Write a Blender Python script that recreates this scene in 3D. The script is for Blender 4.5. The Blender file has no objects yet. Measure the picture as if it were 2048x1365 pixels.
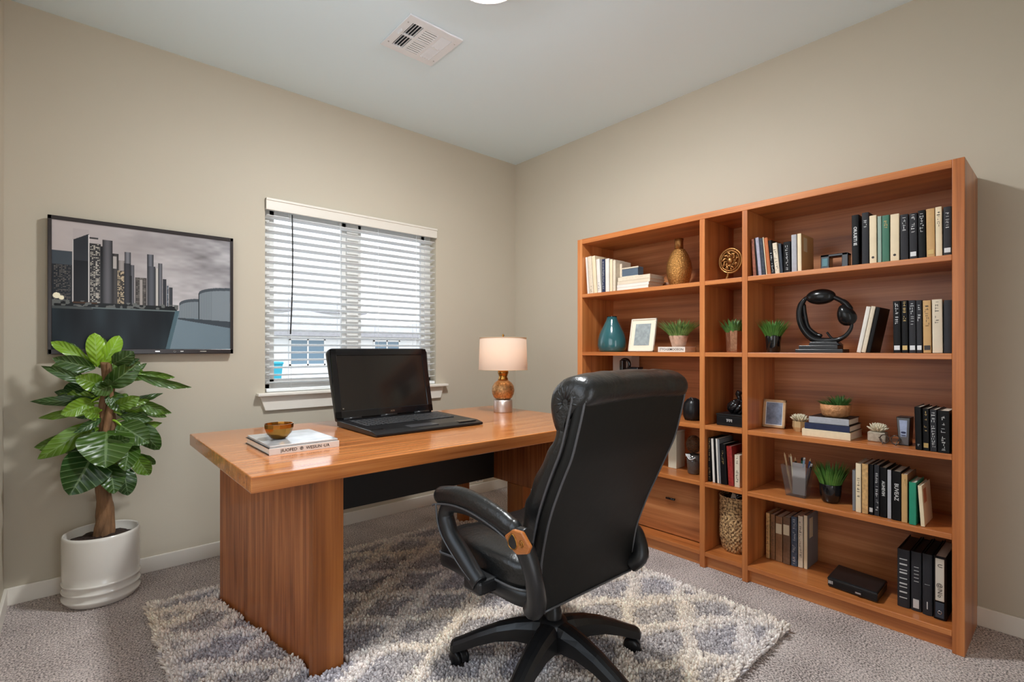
import bpy, bmesh, math, random
import numpy as np
from mathutils import Vector, Matrix
random.seed(7)
PI = math.pi
S = bpy.context.scene
COL = S.collection

# ------------------------------------------------------------------ camera, world, exposure
cam_d = bpy.data.cameras.new('camera')
cam = bpy.data.objects.new('camera', cam_d); COL.objects.link(cam)
cam.location = (0, 0, 1.16)
cam.rotation_euler = (PI / 2, 0, -math.atan2(0.66088, 0.75049))
cam_d.sensor_width = 36; cam_d.lens = 1003 / 2048 * 36
cam_d.shift_y = 17.5 / 2048
cam_d.clip_start = 0.03
S.camera = cam
S.view_settings.view_transform = 'Standard'
S.view_settings.look = 'None'
S.view_settings.exposure = 0.28
S.view_settings.gamma = 1.0
S.view_settings.use_curve_mapping = False
S.cycles.use_denoising = True
S.cycles.max_bounces = 10
S.cycles.diffuse_bounces = 6
S.cycles.sample_clamp_indirect = 6.0
S.cycles.caustics_reflective = False
S.cycles.caustics_refractive = False

LAMP_POWER = 255.0      # ceiling dome emission
SKY = 2.35

w = bpy.data.worlds.new('sky'); S.world = w; w.use_nodes = True
nt = w.node_tree; nt.nodes.clear()
wo = nt.nodes.new('ShaderNodeOutputWorld'); bg = nt.nodes.new('ShaderNodeBackground')
tc = nt.nodes.new('ShaderNodeTexCoord'); sp = nt.nodes.new('ShaderNodeSeparateXYZ')
rp = nt.nodes.new('ShaderNodeValToRGB')
rp.color_ramp.elements[0].position = 0.0; rp.color_ramp.elements[0].color = (0.95, 0.97, 1, 1)
rp.color_ramp.elements[1].position = 0.6; rp.color_ramp.elements[1].color = (0.72, 0.85, 1, 1)
nt.links.new(tc.outputs['Generated'], sp.inputs[0]); nt.links.new(sp.outputs['Z'], rp.inputs[0])
nt.links.new(rp.outputs[0], bg.inputs[0]); bg.inputs[1].default_value = SKY
nt.links.new(bg.outputs[0], wo.inputs[0])
sun_d = bpy.data.lights.new('sun', 'SUN'); sun = bpy.data.objects.new('sun', sun_d); COL.objects.link(sun)
sun_d.energy = 2.2; sun_d.angle = 0.02; sun_d.color = (1, .95, .88)
sun.rotation_euler = (math.radians(24), 0, math.radians(20))    # high sun behind the house, lights the neighbours' fronts
# light portal in the window opening (sampling aid only, it gives no light of its own)
po_d = bpy.data.lights.new('window_portal', 'AREA'); po = bpy.data.objects.new('window_portal', po_d); COL.objects.link(po)
po_d.shape = 'RECTANGLE'; po_d.size = 1.2; po_d.size_y = 1.16; po_d.cycles.is_portal = True
po.location = (1.47, 3.36, 1.48); po.rotation_euler = (-PI / 2, 0, 0)

# ------------------------------------------------------------------ colour and material helpers
def srgb(r, g, b):
    f = lambda c: (c / 12.92 if c <= .04045 else ((c + .055) / 1.055) ** 2.4)
    return (f(r / 255), f(g / 255), f(b / 255), 1)

MATS = {}
def new_mat(name):
    m = bpy.data.materials.new(name); m.use_nodes = True
    return m, m.node_tree, m.node_tree.nodes['Principled BSDF']

def N(nt, t): return nt.nodes.new('ShaderNode' + t)

def mat(name, col, rough=.5, metal=0, bump=0, bscale=60, var=0, vscale=8, coat=0, spec=.5, stretch=(1, 1, 1), sheen=0, trans=0):
    """plain procedural material: noise-varied colour with optional noise bump"""
    if name in MATS: return MATS[name]
    m, nt, b = new_mat(name)
    b.inputs['Roughness'].default_value = rough; b.inputs['Metallic'].default_value = metal
    b.inputs['Coat Weight'].default_value = coat; b.inputs['Coat Roughness'].default_value = .12
    b.inputs['Specular IOR Level'].default_value = spec
    b.inputs['Sheen Weight'].default_value = sheen
    b.inputs['Transmission Weight'].default_value = trans
    tc = N(nt, 'TexCoord'); mp = N(nt, 'Mapping'); mp.inputs['Scale'].default_value = stretch
    nt.links.new(tc.outputs['Object'], mp.inputs[0])
    if var:
        nz = N(nt, 'TexNoise'); nz.inputs['Scale'].default_value = vscale; nz.inputs['Detail'].default_value = 5
        nt.links.new(mp.outputs[0], nz.inputs['Vector'])
        r = N(nt, 'ValToRGB')
        r.color_ramp.elements[0].position = .3; r.color_ramp.elements[1].position = .7
        r.color_ramp.elements[0].color = tuple(c * (1 - var) for c in col[:3]) + (1,)
        r.color_ramp.elements[1].color = tuple(min(1, c * (1 + var)) for c in col[:3]) + (1,)
        nt.links.new(nz.outputs['Fac'], r.inputs[0]); nt.links.new(r.outputs[0], b.inputs['Base Color'])
    else:
        b.inputs['Base Color'].default_value = col
    if bump:
        nb = N(nt, 'TexNoise'); nb.inputs['Scale'].default_value = bscale; nb.inputs['Detail'].default_value = 4
        bp = N(nt, 'Bump'); bp.inputs['Strength'].default_value = bump; bp.inputs['Distance'].default_value = .01
        nt.links.new(mp.outputs[0], nb.inputs['Vector']); nt.links.new(nb.outputs['Fac'], bp.inputs['Height'])
        nt.links.new(bp.outputs[0], b.inputs['Normal'])
    MATS[name] = m
    return m

def wood(name, axis, c_dark, c_mid, c_light, rough=.32, scale=1.0, coat=.15, seed=0):
    """veneer with long grain along one axis"""
    m, nt, b = new_mat(name)
    tc = N(nt, 'TexCoord'); mp = N(nt, 'Mapping')
    sc = [11 * scale] * 3; sc['xyz'.index(axis)] = .55 * scale
    mp.inputs['Scale'].default_value = sc; mp.inputs['Location'].default_value = (seed, seed * .7, seed * .3)
    nt.links.new(tc.outputs['Object'], mp.inputs[0])
    n1 = N(nt, 'TexNoise'); n1.inputs['Scale'].default_value = 1.6; n1.inputs['Detail'].default_value = 7; n1.inputs['Distortion'].default_value = .35
    nt.links.new(mp.outputs[0], n1.inputs['Vector'])
    mp2 = N(nt, 'Mapping'); s2 = [170] * 3; s2['xyz'.index(axis)] = 3.0
    mp2.inputs['Scale'].default_value = s2
    nt.links.new(tc.outputs['Object'], mp2.inputs[0])
    n2 = N(nt, 'TexNoise'); n2.inputs['Scale'].default_value = 1.0; n2.inputs['Detail'].default_value = 2
    nt.links.new(mp2.outputs[0], n2.inputs['Vector'])
    mx = N(nt, 'Math'); mx.operation = 'MULTIPLY_ADD'; mx.inputs[1].default_value = .34; 
    nt.links.new(n2.outputs['Fac'], mx.inputs[0]); nt.links.new(n1.outputs['Fac'], mx.inputs[2])
    r = N(nt, 'ValToRGB'); e = r.color_ramp.elements
    e[0].position = .42; e[0].color = c_dark; e[1].position = .88; e[1].color = c_light
    x = e.new(.66); x.color = c_mid
    nt.links.new(mx.outputs[0], r.inputs[0]); nt.links.new(r.outputs[0], b.inputs['Base Color'])
    bp = N(nt, 'Bump'); bp.inputs['Strength'].default_value = .04; bp.inputs['Distance'].default_value = .002
    nt.links.new(n2.outputs['Fac'], bp.inputs['Height']); nt.links.new(bp.outputs[0], b.inputs['Normal'])
    b.inputs['Roughness'].default_value = rough
    b.inputs['Coat Weight'].default_value = coat; b.inputs['Coat Roughness'].default_value = .1
    MATS[name] = m
    return m

def vcol_mat(name, attr, rough=.6, emit=0, spec=.5, coat=0):
    m, nt, b = new_mat(name)
    a = N(nt, 'Attribute'); a.attribute_name = attr
    nt.links.new(a.outputs['Color'], b.inputs['Base Color'])
    b.inputs['Roughness'].default_value = rough; b.inputs['Specular IOR Level'].default_value = spec
    b.inputs['Coat Weight'].default_value = coat; b.inputs['Coat Roughness'].default_value = .06
    if emit:
        nt.links.new(a.outputs['Color'], b.inputs['Emission Color']); b.inputs['Emission Strength'].default_value = emit
    MATS[name] = m
    return m

# ------------------------------------------------------------------ mesh helpers (all append to a bmesh)
def B(): return bmesh.new()

def add_box(bm, x0, x1, y0, y1, z0, z1, bev=0, seg=2, M=None, mi=0):
    t = bmesh.new()
    bmesh.ops.create_cube(t, size=1)
    for v in t.verts:
        v.co = Vector(((x0 + x1) / 2 + v.co.x * (x1 - x0), (y0 + y1) / 2 + v.co.y * (y1 - y0), (z0 + z1) / 2 + v.co.z * (z1 - z0)))
    if bev:
        bmesh.ops.bevel(t, geom=t.edges[:], offset=bev, segments=seg, affect='EDGES', profile=.5)
    merge(bm, t, M, mi)
    return bm

def merge(bm, t, M=None, mi=0, smooth=None):
    if M is not None: bmesh.ops.transform(t, matrix=M, verts=t.verts)
    vm = [bm.verts.new(v.co) for v in t.verts]
    t.verts.index_update()
    for f in t.faces:
        try:
            nf = bm.faces.new([vm[v.index] for v in f.verts])
            nf.smooth = f.smooth if smooth is None else smooth
            nf.material_index = mi if mi else f.material_index
        except ValueError: pass
    t.free()

def add_lathe(bm, prof, cx=0, cy=0, cz=0, seg=32, smooth=True, mi=0, sx=1, sy=1, rot=0):
    """prof: list of (r, z); r = 0 closes"""
    rings = []
    for r, z in prof:
        if r <= 1e-6: rings.append([bm.verts.new((cx, cy, cz + z))])
        else: rings.append([bm.verts.new((cx + r * sx * math.cos(2 * PI * k / seg + rot), cy + r * sy * math.sin(2 * PI * k / seg + rot), cz + z)) for k in range(seg)])
    for a, b in zip(rings, rings[1:]):
        for k in range(seg):
            k2 = (k + 1) % seg
            if len(a) == 1 and len(b) == 1: continue
            if len(a) == 1: f = [a[0], b[k2], b[k]]
            elif len(b) == 1: f = [a[k], a[k2], b[0]]
            else: f = [a[k], a[k2], b[k2], b[k]]
            try:
                nf = bm.faces.new(f); nf.smooth = smooth; nf.material_index = mi
            except ValueError: pass
    return bm

def add_tube(bm, pts, rad, seg=8, smooth=True, closed=False, mi=0, flat=1.0, up=None):
    """tube along a polyline; rad: number or list; flat squashes the second axis"""
    pts = [Vector(p) for p in pts]; n = len(pts)
    if not hasattr(rad, '__len__'): rad = [rad] * n
    rings = []; prev = None
    for i, p in enumerate(pts):
        if closed: d = pts[(i + 1) % n] - pts[i - 1]
        else: d = pts[min(i + 1, n - 1)] - pts[max(i - 1, 0)]
        d.normalize()
        if up is not None: u = Vector(up)
        elif prev is None: u = Vector((0, 0, 1)) if abs(d.z) < .9 else Vector((1, 0, 0))
        else: u = prev
        a = d.cross(u)
        if a.length < 1e-6: a = d.cross(Vector((1, .3, .2)))
        a.normalize(); c = a.cross(d).normalized(); prev = c
        rings.append([bm.verts.new(p + (a * math.cos(2 * PI * k / seg) + c * flat * math.sin(2 * PI * k / seg)) * rad[i]) for k in range(seg)])
    m = n if closed else n - 1
    for i in range(m):
        a, b = rings[i], rings[(i + 1) % n]
        for k in range(seg):
            f = bm.faces.new([a[k], a[(k + 1) % seg], b[(k + 1) % seg], b[k]]); f.smooth = smooth; f.material_index = mi
    if not closed:
        for r in (rings[0][::-1], rings[-1]):
            f = bm.faces.new(r); f.material_index = mi
    return bm

def add_prism(bm, poly, axis, a0, a1, bev=0, mi=0):
    """extrude a 2-D outline along an axis: 'x' -> outline (y,z), 'y' -> (x,z), 'z' -> (x,y)"""
    t = bmesh.new()
    P = {'x': lambda p, a: (a, p[0], p[1]), 'y': lambda p, a: (p[0], a, p[1]), 'z': lambda p, a: (p[0], p[1], a)}[axis]
    v0 = [t.verts.new(P(p, a0)) for p in poly]; v1 = [t.verts.new(P(p, a1)) for p in poly]
    n = len(poly)
    t.faces.new(v0[::-1]); t.faces.new(v1)
    for i in range(n): t.faces.new([v0[i], v0[(i + 1) % n], v1[(i + 1) % n], v1[i]])
    bmesh.ops.recalc_face_normals(t, faces=t.faces[:])
    if bev: bmesh.ops.bevel(t, geom=t.edges[:], offset=bev, segments=2, affect='EDGES', profile=.5)
    merge(bm, t, None, mi)
    return bm

def add_loft(bm, rings, smooth=True, cap=True, closed_ring=True, mi=0):
    R = [[bm.verts.new(p) for p in r] for r in rings]
    for a, b in zip(R, R[1:]):
        n = len(a)
        for k in range(n if closed_ring else n - 1):
            f = bm.faces.new([a[k], a[(k + 1) % n], b[(k + 1) % n], b[k]]); f.smooth = smooth; f.material_index = mi
    if cap:
        for r in (R[0][::-1], R[-1]):
            f = bm.faces.new(r); f.material_index = mi; f.smooth = smooth
    return bm

def add_puff(bm, c, h, e=(.45, .45), n=28, m=18, fn=None, mi=0):
    """super-ellipsoid cushion"""
    sg = lambda v, p: math.copysign(abs(v) ** p, v)
    rows = []
    for j in range(m + 1):
        ph = -PI / 2 + PI * j / m
        row = []
        for i in range(n):
            th = 2 * PI * i / n
            x = sg(math.cos(ph), e[0]) * sg(math.cos(th), e[1]); y = sg(math.cos(ph), e[0]) * sg(math.sin(th), e[1]); z = sg(math.sin(ph), e[0])
            p = Vector((c[0] + x * h[0], c[1] + y * h[1], c[2] + z * h[2]))
            if fn: p = fn(p, x, y, z)
            row.append(p)
        rows.append(row)
    add_loft(bm, rows[1:-1], cap=True, mi=mi)
    return bm

def smooth_path(pts, k=6):
    """Catmull-Rom through points"""
    P = [Vector(p) for p in pts]; out = []
    for i in range(len(P) - 1):
        p0 = P[max(i - 1, 0)]; p1 = P[i]; p2 = P[i + 1]; p3 = P[min(i + 2, len(P) - 1)]
        for j in range(k):
            t = j / k
            out.append(.5 * ((2 * p1) + (p2 - p0) * t + (2 * p0 - 5 * p1 + 4 * p2 - p3) * t * t + (3 * p1 - p0 - 3 * p2 + p3) * t ** 3))
    out.append(P[-1]); return out

# ------------------------------------------------------------------ object helpers
def obj(name, bm, m, parent=None, label=None, kind=None, local=False, fix=True):
    """one mesh object; coordinates are world ones and are shifted to the parent's base (unless local)"""
    me = bpy.data.meshes.new(name)
    if fix: bmesh.ops.recalc_face_normals(bm, faces=bm.faces[:])
    if parent is not None and not local:
        o0 = root_loc(parent)
        bmesh.ops.translate(bm, vec=-o0, verts=bm.verts)
    bm.to_mesh(me); bm.free()
    for mm in (m if isinstance(m, (list, tuple)) else [m]): me.materials.append(mm)
    o = bpy.data.objects.new(name, me); COL.objects.link(o)
    if parent is not None: o.parent = parent
    if label: o['label'] = label
    if kind: o['kind'] = kind
    return o

def root_loc(p):
    v = Vector((0, 0, 0))
    while p is not None: v += p.location; p = p.parent
    return v

def thing(name, label, cat, loc=(0, 0, 0), rotz=0, group=None):
    o = bpy.data.objects.new(name, None); COL.objects.link(o)
    o.location = loc; o.rotation_euler = (0, 0, rotz); o.empty_display_size = .05
    return tag(o, label, cat, group)

def tag(o, label, cat, group=None):
    o['label'] = label; o['category'] = cat
    if group: o['group'] = group
    return o

def struct(name, bm, m, parent=None, label=None):
    o = obj(name, bm, m, parent)
    if parent is None: o['kind'] = 'structure'
    if label: o['label'] = label
    return o

def boxo(name, m, parent, x0, x1, y0, y1, z0, z1, bev=.002, local=False, label=None):
    return obj(name, add_box(B(), x0, x1, y0, y1, z0, z1, bev), m, parent, local=local, label=label)

def mesh_np(name, V, F, m, parent=None, colors=None, attr='col', smooth=True, kind=None):
    """object from numpy arrays (quads or tris), optional per-vertex colour"""
    me = bpy.data.meshes.new(name)
    V = np.asarray(V, dtype=np.float32); F = np.asarray(F, dtype=np.int32); k = F.shape[1]
    me.vertices.add(len(V)); me.vertices.foreach_set('co', V.ravel())
    me.loops.add(F.size); me.loops.foreach_set('vertex_index', F.ravel())
    me.polygons.add(len(F)); me.polygons.foreach_set('loop_start', np.arange(0, F.size, k, dtype=np.int32))
    me.polygons.foreach_set('use_smooth', np.full(len(F), smooth))
    me.update(calc_edges=True)
    if colors is not None:
        a = me.color_attributes.new(attr, 'FLOAT_COLOR', 'POINT')
        C = np.ones((len(V), 4), dtype=np.float32); C[:, :3] = colors
        a.data.foreach_set('color', C.ravel())
    me.materials.append(m)
    o = bpy.data.objects.new(name, me); COL.objects.link(o)
    if parent is not None: o.parent = parent
    if kind: o['kind'] = kind
    return o

def text_bm(s, size, depth=.0004, bold=0):
    """flat lettering as mesh; x along the text, y up, centred"""
    cu = bpy.data.curves.new('lettering', 'FONT'); cu.body = s; cu.size = size; cu.extrude = depth / 2; cu.offset = bold
    cu.align_x = 'CENTER'; cu.align_y = 'CENTER'; cu.resolution_u = 2
    o = bpy.data.objects.new('lettering', cu); COL.objects.link(o)
    dg = bpy.context.evaluated_depsgraph_get()
    me = bpy.data.meshes.new_from_object(o.evaluated_get(dg))
    bm = bmesh.new(); bm.from_mesh(me)
    for f in bm.faces: f.smooth = False; f.material_index = 0
    bpy.data.objects.remove(o); bpy.data.meshes.remove(me); bpy.data.curves.remove(cu)
    return bm

# ------------------------------------------------------------------ materials
WALL = mat('wall_paint', srgb(197, 188, 171), .6, bump=.03, bscale=240, var=.012, vscale=3, spec=.3)
CEIL = mat('ceiling_paint', srgb(229, 246, 254), .8, bump=.03, bscale=200, spec=.2)
TRIM = mat('white_trim', srgb(236, 230, 220), .35, bump=.01, bscale=20)
BLIND = mat('white_blind', srgb(240, 244, 246), .35, var=.01, vscale=30)
W1 = (srgb(148, 82, 38), srgb(188, 112, 58), srgb(208, 136, 78))
W2 = (srgb(152, 84, 40), srgb(192, 116, 60), srgb(214, 142, 82))
WB = (srgb(140, 82, 46), srgb(180, 112, 66), srgb(204, 138, 88))
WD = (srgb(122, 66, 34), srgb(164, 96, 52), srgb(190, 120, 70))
SH_Y = wood('bookcase_wood_along', 'y', *W1)
SH_Z = wood('bookcase_wood_upright', 'z', *W1, seed=3)
SH_B = wood('bookcase_back_wood', 'y', *WB, rough=.4, coat=.05, seed=5)
SH_X = wood('bookcase_wood_deep', 'x', *W1, seed=8)
DK_X = wood('desk_wood_top', 'x', *W2, rough=.2, coat=.5, scale=1.5, seed=2)
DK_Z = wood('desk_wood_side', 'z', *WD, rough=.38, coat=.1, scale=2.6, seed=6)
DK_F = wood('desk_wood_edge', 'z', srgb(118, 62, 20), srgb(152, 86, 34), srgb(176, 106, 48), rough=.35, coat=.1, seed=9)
LEATHER = mat('black_leather', (.0105, .0105, .0105, 1), .3, bump=.16, bscale=90, spec=.55)
LEATHER_B = mat('black_leather_back', (.0075, .0073, .0066, 1), .5, bump=.05, bscale=30, spec=.28)
PIPING = mat('piping_highlight_grey', (.075, .075, .08, 1), .3, spec=.6)  # black piping, colour lifted to grey to stand in for seam highlights
BPLAS = mat('black_plastic', (.012, .012, .013, 1), .36, bump=.02, bscale=300)
BGLOSS = mat('black_gloss', (.006, .006, .007, 1), .08, spec=.6)
BSATIN = mat('black_satin', (.009, .009, .010, 1), .3, spec=.3)
CHROME = mat('chrome', srgb(205, 205, 205), .15, 1)
BRASS = mat('brass', srgb(178, 128, 62), .22, 1, bump=.05, bscale=25)
GOLDTEX = mat('hammered_gold', srgb(172, 124, 68), .36, .85, bump=.7, bscale=150, var=.35, vscale=120)
GOLDD = mat('antique_gold', srgb(150, 104, 58), .32, .8, bump=.2, bscale=60, var=.2, vscale=40)
PAPER = mat('paper_pages', srgb(226, 218, 202), .8, bump=.25, bscale=40, var=.06, vscale=30, stretch=(1, 30, 1))
CERAM = mat('white_ceramic', srgb(224, 220, 212), .18, coat=.5, var=.01)
SOIL = mat('potting_soil', srgb(50, 34, 26), .95, bump=1.0, bscale=90, var=.5, vscale=80)
BARK = mat('trunk_bark', srgb(126, 92, 62), .8, bump=.7, bscale=22, var=.45, vscale=14, stretch=(2, 2, .6))
GLASSM = mat('clear_glass', (.95, .97, .97, 1), .03, trans=1)
SHADE = None

# ------------------------------------------------------------------ room shell
XR, YB, XL, YF, HC = 2.875, 3.217, -0.226, -0.62, 2.75
T = .14
OX0, OX1, OZ0, OZ1 = .871, 2.068, .903, 2.066          # window opening

def carpet_mat():
    m, nt, b = new_mat('brown_carpet')
    tc = N(nt, 'TexCoord')
    n1 = N(nt, 'TexNoise'); n1.inputs['Scale'].default_value = 150; n1.inputs['Detail'].default_value = 3; n1.inputs['Roughness'].default_value = .65
    n2 = N(nt, 'TexNoise'); n2.inputs['Scale'].default_value = 4; n2.inputs['Detail'].default_value = 4
    v = N(nt, 'TexVoronoi'); v.inputs['Scale'].default_value = 150
    for n in (n1, n2, v): nt.links.new(tc.outputs['Object'], n.inputs['Vector'])
    r = N(nt, 'ValToRGB'); r.color_ramp.elements[0].position = .36; r.color_ramp.elements[1].position = .60
    r.color_ramp.elements[0].color = srgb(88, 75, 71); r.color_ramp.elements[1].color = srgb(240, 226, 221)
    ad = N(nt, 'Math'); ad.operation = 'MULTIPLY_ADD'; ad.inputs[1].default_value = .18; ad.inputs[2].default_value = -.09
    ad2 = N(nt, 'Math'); ad2.operation = 'ADD'
    nt.links.new(n2.outputs['Fac'], ad.inputs[0]); nt.links.new(ad.outputs[0], ad2.inputs[0]); nt.links.new(n1.outputs['Fac'], ad2.inputs[1])
    nt.links.new(ad2.outputs[0], r.inputs[0]); nt.links.new(r.outputs[0], b.inputs['Base Color'])
    bp = N(nt, 'Bump'); bp.inputs['Strength'].default_value = .9; bp.inputs['Distance'].default_value = .006
    sb_ = N(nt, 'Math'); sb_.operation = 'SUBTRACT'; nt.links.new(n1.outputs['Fac'], sb_.inputs[0]); nt.links.new(v.outputs['Distance'], sb_.inputs[1])
    nt.links.new(sb_.outputs[0], bp.inputs['Height']); nt.links.new(bp.outputs[0], b.inputs['Normal'])
    b.inputs['Roughness'].default_value = .95; b.inputs['Specular IOR Level'].default_value = .1; b.inputs['Sheen Weight'].default_value = .15
    return m
CARPET = carpet_mat()
struct('floor', add_box(B(), XL - T, XR + T, YF - .12, YB + T, -.1, 0), CARPET)
struct('ceiling', add_box(B(), XL - T, XR + T, YF - .12, YB + T, HC, HC + .1), CEIL)
bm = B()
add_box(bm, XL - T, OX0, YB, YB + T, 0, HC); add_box(bm, OX1, XR + T, YB, YB + T, 0, HC)
add_box(bm, OX0, OX1, YB, YB + T, 0, OZ0); add_box(bm, OX0, OX1, YB, YB + T, OZ1, HC)
struct('wall_back', bm, WALL)
struct('wall_right', add_box(B(), XR, XR + T, YF - .12, YB, 0, HC), WALL)
bm = B(); DY0, DY1 = .70, 2.0      # unseen opening added in the side wall to let fill light in
add_box(bm, XL - T, XL, YF - .12, DY0, 0, HC); add_box(bm, XL - T, XL, DY1, YB, 0, HC); add_box(bm, XL - T, XL, DY0, DY1, 2.3, HC); add_box(bm, XL - T, XL, DY0, DY1, 0, .85)
struct('wall_left', bm, WALL)
bm = B(); DX0, DX1 = -.02, .88      # unseen doorway opening added behind the camera for more fill light
add_box(bm, XL, DX0, YF - .12, YF, 0, HC); add_box(bm, DX1, XR, YF - .12, YF, 0, HC); add_box(bm, DX0, DX1, YF - .12, YF, 2.1, HC)
struct('wall_front', bm, WALL)
def base_run(name, p0, p1, nrm, h=.08, t=.013):
    bm = B(); x0, y0 = p0; x1, y1 = p1; nx, ny = nrm
    add_box(bm, min(x0, x1) + min(0, nx * t), max(x0, x1) + max(0, nx * t), min(y0, y1) + min(0, ny * t), max(y0, y1) + max(0, ny * t), 0, h, .003)
    struct(name, bm, TRIM)
base_run('baseboard_back', (XL, YB), (XR, YB), (0, -1))
base_run('baseboard_right', (XR, YF), (XR, YB - .015), (-1, 0))
base_run('baseboard_left', (XL, YF), (XL, YB - .015), (1, 0))

# flush ceiling lamp
def dome_light(name, label, loc, r, h, power, col):
    t = thing(name, label, 'ceiling light', loc)
    m, nt, b = new_mat('lit_diffuser_' + name)
    b.inputs['Base Color'].default_value = (.9, .9, .9, 1); b.inputs['Emission Color'].default_value = col; b.inputs['Emission Strength'].default_value = power
    bm = B(); add_lathe(bm, [(r * .99, -.02), (r, -.028), (r * .985, -.045), (r * .9, -.07), (r * .7, -h * .86), (r * .4, -h * .97), (0, -h)], seg=40)
    obj('diffuser', bm, m, t, local=True)
    bm = B(); add_lathe(bm, [(0, 0), (r * 1.16, 0), (r * 1.18, -.01), (r * 1.16, -.058), (r * 1.12, -.062), (r * 1.02, -.062), (r * 1.02, -.02), (0, -.02)], seg=40)
    obj('base_ring', bm, TRIM, t, local=True)
    return t
dome_light('ceiling_light', 'round white flush ceiling light glowing above the desk chair', (1.293, 1.622, HC), .130, .085, LAMP_POWER, (.96, .99, 1, 1))

# ------------------------------------------------------------------ window
wt = bpy.data.objects.new('window_1', None); COL.objects.link(wt); wt.location = (1.47, 3.29, OZ0); wt['kind'] = 'structure'
VINYL = mat('window_vinyl', srgb(226, 224, 220), .35)
bm = B(); y0, y1 = 3.295, 3.345
f = .048
add_box(bm, OX0, OX0 + f, y0, y1, OZ0, OZ1, .003); add_box(bm, OX1 - f, OX1, y0, y1, OZ0, OZ1, .003)
add_box(bm, OX0, OX1, y0, y1, OZ0, OZ0 + f, .003); add_box(bm, OX0, OX1, y0, y1, OZ1 - f, OZ1, .003)
obj('frame', bm, VINYL, wt)
obj('mullion', add_box(B(), 1.405, 1.487, y0 - .008, y1, OZ0 + f, OZ1 - f, .004), VINYL, wt)
bm = B()
for a, b in ((OX0 + f, 1.405), (1.487, OX1 - f)):
    for c in ((a, a + .028, OZ0 + f, OZ1 - f), (b - .028, b, OZ0 + f, OZ1 - f), (a, b, OZ0 + f, OZ0 + f + .028), (a, b, OZ1 - f - .028, OZ1 - f)):
        add_box(bm, c[0], c[1], 3.305, 3.335, c[2], c[3], .002)
obj('sash', bm, VINYL, wt)
pane_m, nt_, b_ = new_mat('window_glass')
nt_.nodes.remove(b_)
tr = N(nt_, 'BsdfTransparent'); gl = N(nt_, 'BsdfGlossy'); mxs = N(nt_, 'MixShader'); fr = N(nt_, 'Fresnel')
gl.inputs['Roughness'].default_value = .02; fr.inputs['IOR'].default_value = 1.35
nt_.links.new(fr.outputs[0], mxs.inputs[0]); nt_.links.new(tr.outputs[0], mxs.inputs[1]); nt_.links.new(gl.outputs[0], mxs.inputs[2])
nt_.links.new(mxs.outputs[0], nt_.nodes['Material Output'].inputs[0])
for a, b in ((OX0 + f + .028, 1.377), (1.515, OX1 - f - .028)):
    obj('pane', add_box(B(), a - .003, b + .003, 3.318, 3.322, OZ0 + f + .025, OZ1 - f - .025), pane_m, wt)
bm = B()
add_prism(bm, [(.821, .885), (2.15, .885), (2.15, .903), (.821, .903)], 'y', 3.165, YB, .004)
add_box(bm, OX0 + .001, OX1 - .001, YB - .001, 3.296, .885, .9035)
obj('sill', bm, TRIM, wt)
obj('apron', add_prism(B(), [(.868, .797), (2.10, .797), (2.125, .885), (.838, .885)], 'y', 3.197, YB, .003), TRIM, wt)

# blind
bl = thing('window_blind', 'white horizontal slat blind lowered over the window with open slats', 'blind', (1.47, 3.22, .91))
BX0, BX1 = .876, 2.062
bm = B(); ns = 23
for i in range(ns):
    z = .962 + i * .0456
    tilt = math.radians(-13)
    M = Matrix.Translation((0, 3.242, z)) @ Matrix.Rotation(tilt, 4, 'X')
    rings = []
    for x in (BX0 + .004, BX1 - .004):
        prof = [(-.025, 0), (-.012, .0022), (0, .003), (.012, .0022), (.025, 0), (.025, -.0025), (.012, -.0003), (0, .0005), (-.012, -.0003), (-.025, -.0025)]
        rings.append([M @ Vector((x, p, q)) for p, q in prof])
    add_loft(bm, rings, smooth=False)
obj('slats', bm, BLIND, bl)
obj('head_rail', add_box(B(), BX0, BX1, 3.214, 3.268, 2.01, 2.062, .003), BLIND, bl)
bm = B(); add_box(bm, BX0 - .004, BX1 + .005, 3.196, 3.209, 1.996, 2.066, .003); add_box(bm, BX0 - .004, BX1 + .005, 3.191, 3.198, 2.052, 2.066, .002)
obj('valance', bm, mat('valance_white', srgb(226, 220, 210), .4), bl)
obj('bottom_rail', add_box(B(), BX0 + .003, BX1 - .003, 3.216, 3.268, .906, .926, .004), BLIND, bl)
bm = B()
for x in (1.02, 1.33, 1.60, 1.90):
    for y in (3.2165, 3.268): add_tube(bm, [(x, y, .92), (x, y, 2.02)], .0011, 5)
obj('ladder_cord', bm, BLIND, bl)
bm = B(); add_tube(bm, smooth_path([(1.018, 3.19, 1.985), (1.020, 3.187, 1.75), (1.016, 3.184, 1.5), (1.006, 3.184, 1.255)], 4), .0042, 8)
obj('tilt_wand', bm, BPLAS, bl, label='black tilt wand')

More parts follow.
